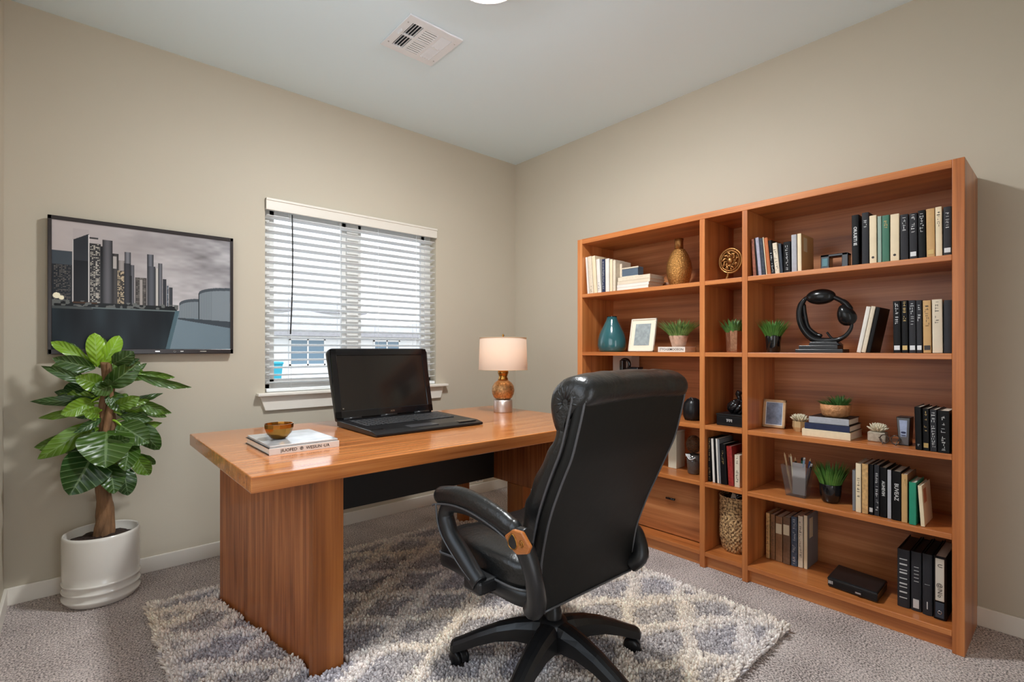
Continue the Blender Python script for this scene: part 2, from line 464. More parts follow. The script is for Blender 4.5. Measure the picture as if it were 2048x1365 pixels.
# ------------------------------------------------------------------ outside
GROUND = mat('pale_gravel', srgb(140, 138, 134), .9, var=.08, vscale=3, bump=.2, bscale=30)
gb = B(); add_box(gb, -40, 70, YB + .6, 80, -.75, -.65)
g = obj('ground', gb, GROUND); g['kind'] = 'structure'
STUC = mat('white_stucco', srgb(226, 226, 224), .8, bump=.1, bscale=40)
ROOF = mat('grey_shingles', srgb(150, 148, 150), .8, var=.12, vscale=6, bump=.2, bscale=20)
WGL = mat('dark_house_glass', srgb(96, 122, 138), .1)
def house(label, x0, x1, y0, y1, zb, eave, ridge, wins, over=.5):
    t = thing('neighbor_house', label, 'house', ((x0 + x1) / 2, y0, zb), group='houses across the street')
    obj('wall', add_box(B(), x0, x1, y0, y1, zb, eave), STUC, t)
    bm = B(); xa, xb, ya, yb = x0 - over, x1 + over, y0 - over, y1 + over
    ym = (ya + yb) / 2; h = (yb - ya) / 2
    v = [bm.verts.new(p) for p in ((xa, ya, eave), (xb, ya, eave), (xb, yb, eave), (xa, yb, eave), (xa + h, ym, ridge), (xb - h, ym, ridge))]
    u = [bm.verts.new(p) for p in ((xa, ya, eave - .2), (xb, ya, eave - .2), (xb, yb, eave - .2), (xa, yb, eave - .2))]
    for q in ((0, 1, 5, 4), (2, 3, 4, 5)): bm.faces.new([v[k] for k in q])
    bm.faces.new([v[1], v[2], v[5]]); bm.faces.new([v[3], v[0], v[4]])
    for k in range(4): bm.faces.new([u[k], u[(k + 1) % 4], v[(k + 1) % 4], v[k]])
    bm.faces.new(u[::-1])
    obj('roof', bm, ROOF, t)
    for wx, wz, ww, wh in wins:
        bm = B(); k = .07
        add_box(bm, wx - ww / 2, wx + ww / 2, y0 - .06, y0 - .002, wz - wh / 2, wz - wh / 2 + k); add_box(bm, wx - ww / 2, wx + ww / 2, y0 - .06, y0 - .002, wz + wh / 2 - k, wz + wh / 2)
        for xx in (wx - ww / 2, wx - k / 2, wx + ww / 2 - k): add_box(bm, xx, xx + k, y0 - .06, y0 - .002, wz - wh / 2, wz + wh / 2)
        fr_ = obj('window', bm, VINYL, t)
        obj('pane', add_box(B(), wx - ww / 2 + .03, wx + ww / 2 - .03, y0 - .03, y0 - .004, wz - wh / 2 + .03, wz + wh / 2 - .03), WGL, fr_)
    return t
house('white single storey house across the street with grey hip roof', 4.9, 14.2, 24.0, 32.5, -.65, 2.0, 3.3, [(8.35, 1.05, 1.65, 1.25), (12.4, 1.05, 1.5, 1.2)])
house('white house farther off whose roof rises behind the nearer house', 17.0, 27.5, 30.0, 39.0, -.65, 2.0, 3.5, [(20.0, 1.05, 1.5, 1.2), (24.5, 1.05, 1.5, 1.2)])
house('tall two storey white house behind the nearer grey roof', 12.0, 20.0, 44.0, 52.0, -.65, 4.6, 6.3, [(14.5, 3.3, 1.6, 1.5)])
tb = thing('trash_bin', 'turquoise wheeled trash bin standing outside by the white house', 'trash bin', (6.3, 22.4, -.65))
TEAL = mat('turquoise_plastic', srgb(40, 150, 170), .45)
bm = B(); add_loft(bm, [[(6.3 + sx * a, 22.4 + sy * a, z) for sx, sy in ((-1, -1), (1, -1), (1, 1), (-1, 1))] for a, z in ((.27, -.60), (.36, .55))], smooth=False)
obj('body', bm, TEAL, tb)
obj('lid', add_box(B(), 5.91, 6.69, 22.0, 22.8, .55, .66, .03), TEAL, tb)
for sx in (-1, 1): obj('wheel', add_tube(B(), [(6.3 + sx * .24, 22.70, -.54), (6.3 + sx * .30, 22.70, -.54)], .11, 14), BPLAS, tb)

# ------------------------------------------------------------------ ceiling vent
vt = thing('ceiling_vent', 'white square louvred air vent set in the ceiling', 'vent', (1.356, 2.243, HC))
VENT = mat('vent_white', srgb(232, 234, 238), .35)
VDARK = mat('vent_duct', srgb(44, 48, 54), .6)
bm = B(); a = .152; z0, z1 = HC - .010, HC - .002
i0 = .118
cells = [(-.112, -.052), (-.036, .036), (.052, .112)]      # three columns (x), two rows (y)
rows = [(-.108, -.006), (.006, .108)]
xs = sorted({-a, a} | {v for c in cells for v in c}); ys = sorted({-a, a} | {v for c in rows for v in c})
for xi in range(len(xs) - 1):
    for yi in range(len(ys) - 1):
        hole = any(abs(xs[xi] - c[0]) < 1e-6 for c in cells) and any(abs(ys[yi] - r_[0]) < 1e-6 for r_ in rows)
        if not hole: add_box(bm, 1.356 + xs[xi], 1.356 + xs[xi + 1], 2.243 + ys[yi], 2.243 + ys[yi + 1], z0, z1)
obj('frame', bm, VENT, vt)
bm = B(); add_box(bm, 1.356 - .13, 1.356 + .13, 2.243 - .13, 2.243 + .13, HC - .0022, HC - .0005)
obj('duct', bm, VDARK, vt, label='dark duct opening')
bm = B()
for ci, c in enumerate(cells):
    for r_ in rows:
        if ci == 1:
            n = 6
            for k in range(n):
                y = 2.243 + r_[0] + (k + .5) * (r_[1] - r_[0]) / n
                M = Matrix.Translation((1.356, y, HC - .008)) @ Matrix.Rotation(math.radians(-12), 4, 'X')
                add_box(bm, c[0], c[1], -.0052, .0052, -.0008, .0008, M=M)
        else:
            n = 4
            for k in range(n):
                x = 1.356 + c[0] + (k + .5) * (c[1] - c[0]) / n
                M = Matrix.Translation((x, 2.243, HC - .008)) @ Matrix.Rotation(math.radians(-40 if ci == 0 else 22), 4, 'Y')
                add_box(bm, -.0052 if ci == 0 else -.0062, .0052 if ci == 0 else .0062, r_[0], r_[1], -.0008, .0008, M=M)
obj('louvers', bm, VENT, vt)
for sx, sy in ((-1, -1), (1, -1), (-1, 1), (1, 1)): obj('screw', add_lathe(B(), [(0, 0), (.004, 0), (.003, -.002), (0, -.0025)], 1.356 + sx * .135, 2.243 + sy * .1, HC - .010, 10), CHROME, vt)
bm = B(); add_box(bm, 1.222, 1.2255, 2.21, 2.25, HC - .022, HC - .008, .001)
obj('damper_lever', bm, VENT, vt)

# wall outlet
ot = thing('wall_outlet', 'small white duplex power outlet on the wall just above the baseboard', 'outlet', (2.478, YB, .085))
obj('plate', add_box(B(), 2.445, 2.515, YB - .006, YB, .084, .142, .002), TRIM, ot)
OGREY = mat('outlet_grey', srgb(190, 186, 180), .4)
for x in (2.463, 2.497):
    so = obj('socket', add_box(B(), x - .012, x + .012, YB - .008, YB - .005, .098, .128, .001), OGREY, ot)
    for d in (-.005, .005): obj('slot', add_box(B(), x + d - .001, x + d + .001, YB - .0085, YB - .0075, .108, .12), BPLAS, so)

# ------------------------------------------------------------------ television with the city picture
tv = thing('television', 'black framed wall television showing a grey city skyline over dark water', 'television', (.306, YB - .03, 1.138))
TX0, TX1, TZ0, TZ1 = -.080, .692, 1.138, 1.790
yf_, yb_ = YB - .045, YB - .004
bm = B()
add_box(bm, TX0, TX1, yf_ + .008, yb_ - .012, TZ0, TZ1, .004); add_box(bm, TX0 + .15, TX1 - .15, yb_ - .014, yb_, TZ0 + .12, TZ1 - .12, .002)
obj('cabinet', bm, BPLAS, tv)
bm = B(); bw = .015
add_box(bm, TX0, TX0 + bw, yf_, yf_ + .012, TZ0, TZ1, .002); add_box(bm, TX1 - bw, TX1, yf_, yf_ + .012, TZ0, TZ1, .002)
add_box(bm, TX0, TX1, yf_, yf_ + .012, TZ1 - .019, TZ1, .002)
add_box(bm, TX0, TX1, yf_, yf_ + .012, TZ0, TZ0 + .026, .003)
fr_ = obj('bezel', bm, mat('tv_bezel', srgb(40, 33, 34), .25), tv)
bm = B()
for x, wd in ((.33, .02), (.44, .014), (.53, .03)): add_box(bm, x, x + wd, yf_ - .0006, yf_ + .001, TZ0 + .011, TZ0 + .016)
add_tube(bm, [(.415 + .005 * math.cos(q), yf_ - .0002, TZ0 + .0135 + .005 * math.sin(q)) for q in np.linspace(0, 2 * PI, 12, endpoint=False)], .0009, 5, closed=True)
obj('badge', bm, CHROME, fr_)
def tv_picture():
    sx0, sx1, sz0, sz1 = TX0 + bw, TX1 - bw, TZ0 + .026, TZ1 - .019
    nx, nz = 380, 310
    U, V = np.meshgrid(np.linspace(0, 1, nx), np.linspace(0, 1, nz))
    rng = np.random.default_rng(3)
    def vnoise(u, v, s):
        g = rng.random((64, 64)); x = u * s; y = v * s
        xi = x.astype(int) % 63; yi = y.astype(int) % 63; fx = x - x.astype(int); fy = y - y.astype(int)
        fx = fx * fx * (3 - 2 * fx); fy = fy * fy * (3 - 2 * fy)
        return (g[yi, xi] * (1 - fx) + g[yi, xi + 1] * fx) * (1 - fy) + (g[yi + 1, xi] * (1 - fx) + g[yi + 1, xi + 1] * fx) * fy
    fb = vnoise(U * 1.0, V * 2.2, 5) * .5 + vnoise(U, V * 2.2, 11) * .3 + vnoise(U, V * 2.2, 23) * .2
    C = np.zeros((nz, nx, 3))
    sky_l = np.array([158, 149, 147.]); sky_r = np.array([136, 134, 137.])
    C[:] = sky_l * (1 - U[..., None]) + sky_r * U[..., None]
    C += ((fb - .5) * 95 * np.clip((U - .2) * 1.6, 0.1, 1))[..., None]
    C += (np.clip(.55 - V, 0, .3) * 70)[..., None]
    def rect(x0, x1, y1, col, y0=.36, shade=0, win=None):
        m = (U >= x0) & (U <= x1) & (V >= y0) & (V <= y1)
        t = (U - x0) / max(1e-6, x1 - x0)
        k = 1 + shade * (np.sin(t * PI) - .6)
        c = np.array(col, float)
        C[m] = (c[None, None, :] * k[..., None])[m]
        if win:
            gx, gz, br = win
            a = np.floor(U * gx) * 131 + np.floor(V * gz) * 37
            h = np.abs(np.sin(a) * 43758.5) % 1
            mm = m & (h > .45) & ((U * gx) % 1 > .25) & ((V * gz) % 1 > .35) & (t > .1) & (t < .92)
            C[mm] = (np.array(br, float)[None, None, :] * (.5 + .6 * h[..., None]))[mm]
    rect(0, .095, .765, (58, 64, 70)); rect(0, .095, .66, (36, 38, 42), win=(120, 110, (92, 88, 84)))
    rect(.100, .178, .885, (28, 29, 32)); rect(.100, .178, .90, (44, 46, 50), y0=.70)
    m = (U > .100) & (U < .178) & (V > .86 + (U - .10) * .75) & (V < .95); C[m] = (152, 144, 143)
    m = (U > .100) & (U < .178) & (V < .86 + (U - .10) * .75) & (V > .70); C[m] = (44, 46, 50)
    rect(.099, .102, .86, (188, 186, 184)); rect(.1765, .181, .91, (190, 186, 184))
    rect(.181, .225, .895, (52, 52, 54), y0=.882); rect(.181, .238, .845, (50, 49, 50), win=(105, 95, (176, 170, 160)))
    rect(.238, .256, .83, (30, 30, 32)); rect(.246, .300, .885, (66, 65, 68), shade=.7)
    rect(.300, .330, .78, (52, 50, 50), shade=.5); rect(.303, .320, .76, (150, 144, 140), y0=.66)
    rect(.330, .365, .73, (122, 116, 114), shade=.3); rect(.322, .365, .645, (58, 54, 50), win=(130, 100, (186, 168, 140)))
    rect(.364, .396, .805, (84, 84, 88), shade=.7); rect(.360, .396, .71, (44, 44, 48), shade=.4)
    rect(.396, .415, .70, (70, 70, 74), shade=.6); rect(.388, .402, .61, (28, 28, 30))
    rect(.420, .485, .60, (62, 58, 56), shade=.2, win=(90, 80, (100, 95, 90))); rect(.445, .462, .585, (128, 122, 118), shade=.4)
    rect(.488, .524, .805, (72, 73, 78), shade=.8); rect(.488, .535, .705, (62, 63, 68), shade=.6)
    rect(.535, .552, .69, (146, 142, 138), shade=.6); rect(.551, .575, .735, (74, 74, 78), shade=.8)
    rect(.576, .598, .605, (44, 44, 48), shade=.3); rect(.600, .612, .55, (70, 76, 84), win=(150, 90, (150, 160, 170))); rect(.614, .634, .535, (50, 52, 56), shade=.4)
    rect(0, .66, .372 , (24, 26, 27), y0=.33); rect(.10, .22, .375, (60, 40, 26), y0=.362)
    h = vnoise(U, V, 55); m = (U < .67) & (V > .335) & (V < .385) & (h > .66); C[m] = (86, 88, 86)
    for cx_, cz_, rr in ((.022, .415, .018), (.045, .40, .013)):
        m = ((U - cx_) ** 2 + ((V - cz_) * .8) ** 2) < rr ** 2; C[m] = (214, 206, 180)
    # water: dark basin at the near bank, paler harbour to the far side
    m = V < .335
    wv = vnoise(U * 1.2, V * .25, 14)
    C[m] = (np.array([20, 25, 29.])[None, None, :] + (wv[..., None] - .3) * 26 * np.array([.8, 1, 1.05]))[m]
    m = (V < .335) & (V > .315) & (U < .2); C[m] = (62, 66, 66)
    m = (V < .335) & (V > .325) & (U >= .19) & (U < .67); C[m] = (90, 100, 100)
    edge = .675 - (.335 - V) * .17
    m = (V < .335) & (U > edge); C[m] = (np.array([108, 124, 134.])[None, None, :] * (1.0 - .12 * U[..., None] + .02 * wv[..., None]))[m]
    m = (V < .335) & (np.abs(U - edge + .012) < .012); C[m] = (70, 90, 98)
    for x0, x1, zb_, zt, arc in ((.675, .80, .275, .395, .05), (.796, 1.0, .245, .50, .06)):
        t = (U - x0) / (x1 - x0); top = zt + arc * np.sqrt(np.clip(1 - (1 - t) ** 2, 0, 1))
        m = (U > x0) & (U < x1) & (V > zb_) & (V < top); C[m] = (112, 120, 126)
        m2 = m & (((U * 95) % 1) < .22); C[m2] = (92, 100, 106)
        m3 = (U > x0) & (U < x1) & (V > top - .022) & (V < top + .004); C[m3] = (66, 72, 78)
    m = (U > .794) & (U < .799) & (V > .26) & (V < .50); C[m] = (34, 38, 42)
    m = (U > .665) & (V < .275 - (U - .66) * .06) & (V > .262 - (U - .66) * .20); C[m] = (58, 64, 70)
    C = np.clip(C, 4, 255) / 255.
    L = np.where(C <= .04045, C / 12.92, ((C + .055) / 1.055) ** 2.4)
    X = sx0 + U * (sx1 - sx0); Z = sz0 + V * (sz1 - sz0)
    Vt = np.stack([X - .306, np.full_like(X, yf_ + .006 - (YB - .03)), Z - 1.138], -1).reshape(-1, 3)
    idx = np.arange(nx * nz).reshape(nz, nx)
    F = np.stack([idx[:-1, :-1], idx[:-1, 1:], idx[1:, 1:], idx[1:, :-1]], -1).reshape(-1, 4)
    mesh_np('screen', Vt, F, vcol_mat('tv_screen', 'col', .16, emit=.3, coat=0, spec=.12), tv, L.reshape(-1, 3), smooth=False)
tv_picture()

# ------------------------------------------------------------------ desk
dk = thing('executive_desk', 'large cherry wood executive desk with thick overhanging top and panel legs', 'desk', (1.34, 2.25, 0))
TOPZ = .76
obj('desktop', add_box(B(), .425, 2.27, 1.72, 2.80, .706, TOPZ, .004), DK_X, dk)
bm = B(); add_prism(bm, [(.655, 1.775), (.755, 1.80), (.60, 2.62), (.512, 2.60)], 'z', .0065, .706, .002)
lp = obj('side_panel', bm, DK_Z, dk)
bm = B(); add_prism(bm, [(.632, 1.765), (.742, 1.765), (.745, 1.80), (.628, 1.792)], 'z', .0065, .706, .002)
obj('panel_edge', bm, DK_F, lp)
bm = B(); add_box(bm, 2.0, 2.07, 1.93, 2.60, .355, .706, .002)
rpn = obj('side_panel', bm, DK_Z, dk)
obj('leg', add_box(B(), 2.0, 2.068, 2.175, 2.315, .0065, .355, .003), DK_F, dk)
obj('leg', add_box(B(), 1.928, 1.985, 2.68, 2.745, .0065, .706, .003), DK_F, dk)
obj('leg', add_box(B(), 2.0, 2.068, 1.93, 2.0, .0065, .355, .003), DK_F, dk)
obj('modesty_panel', add_box(B(), .625, 2.0, 2.44, 2.465, .358, .706, .003), mat('black_modesty_panel', (.006, .006, .0065, 1), .45), dk, label='black modesty panel')

# coffee table books and bowl
BK_C = mat('book_cover_grey', srgb(176, 178, 180), .18, var=.25, vscale=14, coat=.4)
BK_D = mat('book_cover_black', srgb(26, 24, 26), .3)
BK_W = mat('book_spine_white', srgb(216, 210, 204), .4)
def flat_book(name, label, x0, x1, y0, y1, z0, z1, cover, spine_m, txt=None, group=None, spine_side='y', th=.0025, txtsize=.014, rot=0, pivot=None, tm=None, base=None):
    """closed book lying flat, spine towards -y or -x"""
    px, py = pivot or ((x0 + x1) / 2, (y0 + y1) / 2)
    t = thing(name, label, 'book', (px, py, z0), rot, group)
    L = lambda bm: (bmesh.ops.translate(bm, vec=(-px, -py, -z0), verts=bm.verts), bm)[1]
    bm = B()
    add_box(bm, x0, x1, y0, y1, z0, z0 + th, .0006, 1); add_box(bm, x0, x1, y0, y1, z1 - th, z1, .0006, 1)
    cv = obj('cover', L(bm), cover, t, local=True)
    bm = B()
    if spine_side == 'y': add_box(bm, x0, x1, y0 - .0012, y0 + .002, z0, z1, .0008, 1)
    else: add_box(bm, x0 - .0012, x0 + .002, y0, y1, z0, z1, .0008, 1)
    sp_ = obj('spine', L(bm), spine_m, t, local=True)
    bm = B()
    if spine_side == 'y': add_box(bm, x0 + .004, x1 - .004, y0 + .002, y1 - .004, z0 + th, z1 - th)
    else: add_box(bm, x0 + .002, x1 - .004, y0 + .004, y1 - .004, z0 + th, z1 - th)
    obj('pages', L(bm), PAPER, t, local=True)
    if txt:
        bm = text_bm(txt, txtsize, .0004, .0002)
        R = Matrix.Rotation(PI / 2, 4, 'X')
        if spine_side == 'x': R = Matrix.Rotation(-PI / 2, 4, 'Z') @ R
        bmesh.ops.transform(bm, matrix=R, verts=bm.verts)
        bmesh.ops.translate(bm, vec=((x0 + x1) / 2, y0 - .0014, (z0 + z1) / 2) if spine_side == 'y' else (x0 - .0014, (y0 + y1) / 2, (z0 + z1) / 2), verts=bm.verts)
        obj('lettering', L(bm), tm or BK_D, sp_, local=True, fix=False)
    return t
flat_book('book', 'thick pale coffee table book with lettered spine lying on the desk corner', .562, .832, 2.024, 2.36, TOPZ, .786, BK_D, BK_W, '|IUOFED  ℗  WESIUN ·UA', txtsize=.0165)
flat_book('book', 'thin glossy grey book under the brass bowl on the desk', .566, .828, 2.03, 2.355, .7861, .7945, BK_C, mat('book_spine_silver', srgb(190, 188, 186), .35), None)
bm = B(); seg = 14
prof_o = [(0, 0), (.022, 0), (.030, .004), (.046, .022), (.055, .045), (.056, .062)]
prof_i = [(.0535, .062), (.052, .045), (.043, .024), (.026, .008), (0, .006)]
add_lathe(bm, prof_o + prof_i, .645, 2.185, 0, seg, smooth=False)
for v in bm.verts: v.co.z += .7946
bo = obj('bowl', bm, BRASS, None); bo.location = (0, 0, 0)
tag(bo, 'small faceted brass bowl standing on the coffee table books', 'bowl')

# ------------------------------------------------------------------ laptop
lt = thing('laptop', 'large open black laptop with dark screen on the desk', 'laptop', (1.34, 2.34, TOPZ))
bm = B()
add_prism(bm, [(2.112, .762), (2.56, .762), (2.56, .792), (2.16, .784), (2.112, .774)], 'x', 1.04, 1.655, .004)
obj('base', bm, BSATIN, lt)
bm = B(); rng = random.Random(2)
kx0, kx1, ky0, ky1 = 1.075, 1.60, 2.30, 2.50
for r_ in range(6):
    y = ky0 + (r_ + .5) * (ky1 - ky0) / 6
    nk = 18
    zt = .784 + (y - 2.16) / .4 * .008
    for k in range(nk):
        x = kx0 + (k + .5) * (kx1 - kx0) / nk
        wdt = .0125
        if r_ == 0 and 4 <= k <= 9:
            if k != 6: continue
            wdt = .085
        add_box(bm, x - wdt, x + wdt, y - .0145, y + .0145, zt - .001, zt + .004, .0015, 1)
obj('keys', bm, mat('laptop_keys', (.02, .02, .022, 1), .45), lt)
obj('touchpad', add_box(B(), 1.24, 1.40, 2.15, 2.255, .7815, .7852, .001), mat('touchpad_grey', (.05, .05, .055, 1), .3), lt)
bm = B(); add_box(bm, 1.05, 1.115, 2.175, 2.255, .7825, .7848, .001); add_box(bm, 1.52, 1.63, 2.14, 2.26, .782, .7846, .001)
obj('palm_pad', bm, BGLOSS, lt)
# lid
th = math.atan2(.09, .385)
ML = Matrix.Translation((1.325, 2.55, .787)) @ Matrix.Rotation(-th, 4, 'X')     # local: x along, z up the lid, y thickness
bm = B(); hw, hh = .305, .392
rr = .03
out = []
for cx_, cz_, a0 in ((hw - rr, rr * .4, -90), (hw - rr, hh - rr, 0), (-hw + rr, hh - rr, 90), (-hw + rr, rr * .4, 180)):
    r_ = rr * .4 if cz_ < .1 else rr
    for k in range(6):
        q = math.radians(a0 + 90 * k / 5); out.append((cx_ + r_ * math.cos(q), cz_ + r_ * math.sin(q)))
t_ = B()
add_prism(t_, out, 'y', 0, .034, .006)
merge(bm, t_, ML)
lid = obj('lid', bm, BSATIN, lt)
bm = B(); t_ = B()
for c in ((-hw + .012, hw - .012, -.007, .002, .012, .052), (-hw + .012, hw - .012, -.007, .002, hh - .042, hh - .006), (-hw + .012, -hw + .045, -.007, .002, .012, hh - .006), (hw - .045, hw - .012, -.007, .002, .012, hh - .006)):
    add_box(t_, *c, .003)
merge(bm, t_, ML); obj('bezel', bm, BGLOSS, lid)
bm = B(); t_ = B(); add_box(t_, -hw + .04, hw - .04, -.003, -.001, .048, hh - .038); merge(bm, t_, ML)
scr = mat('laptop_screen', (.012, .010, .009, 1), .1, spec=.6)
obj('display', bm, scr, lid)
bm = B(); t_ = text_bm('ACIS', .012, .0006, .0004); bmesh.ops.transform(t_, matrix=Matrix.Translation((.03, -.0075, .031)) @ Matrix.Rotation(PI / 2, 4, 'X'), verts=t_.verts)
merge(bm, t_, ML); t_ = B(); add_box(t_, -hw + .05, -hw + .058, -.0074, -.006, .06, .066); merge(bm, t_, ML)
obj('badge', bm, CHROME, lid)
for x in (1.12, 1.33, 1.54): obj('hinge', add_tube(B(), [(x - .05, 2.552, .795), (x + .05, 2.552, .795)], .011, 12), BSATIN, lt)

# ------------------------------------------------------------------ table lamp
la = thing('table_lamp', 'table lamp with white drum shade and mottled gold bottle base', 'lamp', (2.09, 2.46, TOPZ))
bm = B(); add_lathe(bm, [(0, 0), (.058, 0), (.060, .004), (.061, .074), (.058, .08), (.04, .082), (0, .082)], seg=40)
obj('foot', bm, mat('brushed_silver', srgb(214, 206, 200), .28, .9, bump=.3, bscale=120, stretch=(1, 1, 12)), la, local=True)
bm = B(); add_lathe(bm, [(0, .082), (.045, .083), (.058, .093), (.069, .115), (.073, .14), (.068, .168), (.055, .188), (.036, .202), (.030, .207), (0, .208)], seg=40)
obj('body', bm, mat('mottled_gold', srgb(196, 150, 100), .32, .75, bump=.35, bscale=150, var=.4, vscale=95), la, local=True)
bm = B(); add_lathe(bm, [(0, .206), (.031, .206), (.033, .212), (.026, .225), (.030, .24), (.035, .252), (.033, .266), (.022, .278), (.011, .284), (.011, .33), (0, .33)], seg=32)
obj('neck', bm, BRASS, la, local=True)
sm, nt, b = new_mat('lamp_shade_fabric')
b.inputs['Base Color'].default_value = srgb(232, 216, 200); b.inputs['Roughness'].default_value = .9
b.inputs['Transmission Weight'].default_value = 0; b.inputs['Subsurface Weight'].default_value = 0
trn = N(nt, 'BsdfTranslucent'); trn.inputs[0].default_value = srgb(246, 214, 180); mx_ = N(nt, 'MixShader'); mx_.inputs[0].default_value = .4
wv = N(nt, 'TexNoise'); wv.inputs['Scale'].default_value = 400; bp = N(nt, 'Bump'); bp.inputs['Strength'].default_value = .1
nt.links.new(wv.outputs['Fac'], bp.inputs['Height']); nt.links.new(bp.outputs[0], b.inputs['Normal'])
nt.links.new(b.outputs[0], mx_.inputs[1]); nt.links.new(trn.outputs[0], mx_.inputs[2]); nt.links.new(mx_.outputs[0], nt.nodes['Material Output'].inputs[0])
bm = B(); add_lathe(bm, [(.157, .272), (.150, .478), (.1475, .478), (.1545, .272), (.157, .272)], seg=64)
sh = obj('shade', bm, sm, la, local=True)
bm = B()
for r_, z in ((.1575, .273), (.1505, .477)): add_tube(bm, [(r_ * math.cos(q), r_ * math.sin(q), z) for q in np.linspace(0, 2 * PI, 64, endpoint=False)], .0018, 6, closed=True)
obj('shade_rim', bm, mat('shade_rim', srgb(206, 176, 140), .5), sh, local=True)
bm = B()
for k in range(3):
    q = 2 * PI * k / 3 + .4; add_tube(bm, [(0, 0, .47), (.149 * math.cos(q), .149 * math.sin(q), .47)], .0015, 6)
add_tube(bm, [(0, 0, .33), (0, 0, .478)], .004, 8)
add_lathe(bm, [(0, .474), (.006, .476), (.004, .484), (.0075, .492), (.004, .5), (0, .502)], seg=14)
obj('harp_finial', bm, BRASS, la, local=True)
bu = obj('bulb', add_lathe(B(), [(0, .33), (.014, .335), (.016, .35), (.03, .38), (.032, .4), (.022, .425), (0, .435)], seg=20), None or mat('bulb_glass', (.9, .88, .85, 1), .3), la, local=True)
bu.data.materials.clear()
m_, nt, b = new_mat('lit_bulb'); b.inputs['Emission Color'].default_value = (1, .78, .52, 1); b.inputs['Emission Strength'].default_value = 11; bu.data.materials.append(m_)

# ------------------------------------------------------------------ rug
rg = thing('rug', 'shaggy cream and grey rug with diamond trellis pattern under desk and chair', 'rug', (1.24, 1.75, 0))
RX0, RX1, RY0, RY1 = .262, 2.222, .80, 2.735
boxo('backing', mat('rug_backing', srgb(150, 142, 136), .95), rg, RX0 + .01, RX1 - .01, RY0 + .01, RY1 - .01, .0005, .006, 0)
def build_pile():
    rng = np.random.default_rng(11); sp_ = .0080
    gx = np.arange(RX0, RX1, sp_); gy = np.arange(RY0, RY1, sp_)
    X, Y = np.meshgrid(gx, gy); X = X.ravel() + rng.uniform(-.0036, .0036, X.size); Y = Y.ravel() + rng.uniform(-.0036, .0036, Y.size)
    # leave room for what stands on the rug
    keep = np.ones(X.size, bool)
    for x0, x1, y0, y1 in ((1.995, 2.075, 2.17, 2.32), (1.92, 1.99, 2.67, 2.75), (1.995, 2.075, 1.925, 2.005)):
        keep &= ~((X > x0) & (X < x1) & (Y > y0) & (Y < y1))
    e0 = .655 + (Y - 1.775) * (-.143 / .825)
    keep &= ~((Y > 1.76) & (Y < 2.625) & (X > e0 - .012 - (Y < 1.80) * .02) & (X < e0 + .112))
    for cx_, cy_ in CASTERS: keep &= (X - cx_) ** 2 + (Y - cy_) ** 2 > .034 ** 2
    X, Y = X[keep], Y[keep]; n = X.size
    # trellis: wavy diagonal cream bands around grey diamonds
    wob = .018 * np.sin(Y * 17 + 1.3 * np.sin(X * 9)) + .014 * np.sin(X * 23 + 2)
    a = (X - 1.26) / .42 + (Y - 2.018 + wob) / .27; b = (X - 1.26 + wob) / .42 - (Y - 2.018) / .27
    d = np.minimum(np.abs(a - np.round(a)), np.abs(b - np.round(b)))
    edge = np.minimum.reduce([X - RX0, RX1 - X, Y - RY0, RY1 - Y])
    jit = rng.normal(0, .045, n)
    cream = np.clip((.150 - d + jit) / .07, 0, 1); cream = np.maximum(cream, np.clip((.045 - edge) / .02, 0, 1) * (rng.random(n) < .8))
    cr = np.array([242, 232, 220.]) / 255; gr = np.array([218, 212, 209.]) / 255; dk_ = np.array([150, 144, 144.]) / 255
    patch = .5 + .5 * np.sin(X * 6.1 + 1.2 * np.sin(Y * 5)) * np.cos(Y * 7.3)
    k = rng.random(n)[:, None] * .75
    grey = gr * (1 - k) + dk_ * k
    warm = np.array([1.01, .985, .95]) * patch[:, None] + np.array([.985, .99, 1.03]) * (1 - patch[:, None])
    col = (cr[None] * cream[:, None] + grey * (1 - cream[:, None])) * warm * rng.uniform(.86, 1.1, n)[:, None]
    col = np.clip(col, 0, 1); col = np.where(col <= .04045, col / 12.92, ((col + .055) / 1.055) ** 2.4)
    hgt = rng.uniform(.018, .026, n) + cream * .010 + .004 * np.sin(X * 40) * np.sin(Y * 43)
    rad = rng.uniform(.0040, .0056, n)
    la_ = rng.uniform(0, 2 * PI, n); lm = rng.uniform(.002, .008, n) + np.clip((.03 - edge) / .03, 0, 1) * .01
    # the pile falls outwards at the rim
    ox = np.where(X - RX0 < .03, -1, np.where(RX1 - X < .03, 1, 0)); oy = np.where(Y - RY0 < .03, -1, np.where(RY1 - Y < .03, 1, 0))
    lx = np.cos(la_) * lm + ox * .008; ly = np.sin(la_) * lm + oy * .008
    sg = 5
    prof = ((.75, 0.0, 0.0), (1.15, .45, .25), (1.2, .78, .65), (.6, 1.0, 1.0))
    ang = np.arange(sg) * 2 * PI / sg
    rot = rng.uniform(0, PI, n)
    Vs = []
    for r_, zf, lf in prof:
        vx = X[:, None] + lx[:, None] * lf + (rad * r_)[:, None] * np.cos(ang[None] + rot[:, None])
        vy = Y[:, None] + ly[:, None] * lf + (rad * r_)[:, None] * np.sin(ang[None] + rot[:, None])
        vz = np.repeat((.005 + hgt * zf)[:, None], sg, 1)
        Vs.append(np.stack([vx, vy, vz], -1))
    V = np.stack(Vs, 1)                     # n, 4, sg, 3
    V = V - np.array([1.24, 1.75, 0])
    nr = len(prof); per = nr * sg
    base = (np.arange(n) * per)[:, None, None]
    q = []
    for j in range(nr - 1):
        for k in range(sg): q.append((j * sg + k, j * sg + (k + 1) % sg, (j + 1) * sg + (k + 1) % sg, (j + 1) * sg + k))
    t0 = (nr - 1) * sg
    q.append((t0, t0 + 1, t0 + 2, t0 + 3)); q.append((t0, t0 + 3, t0 + 4, t0 + 4 - 4 + 0))
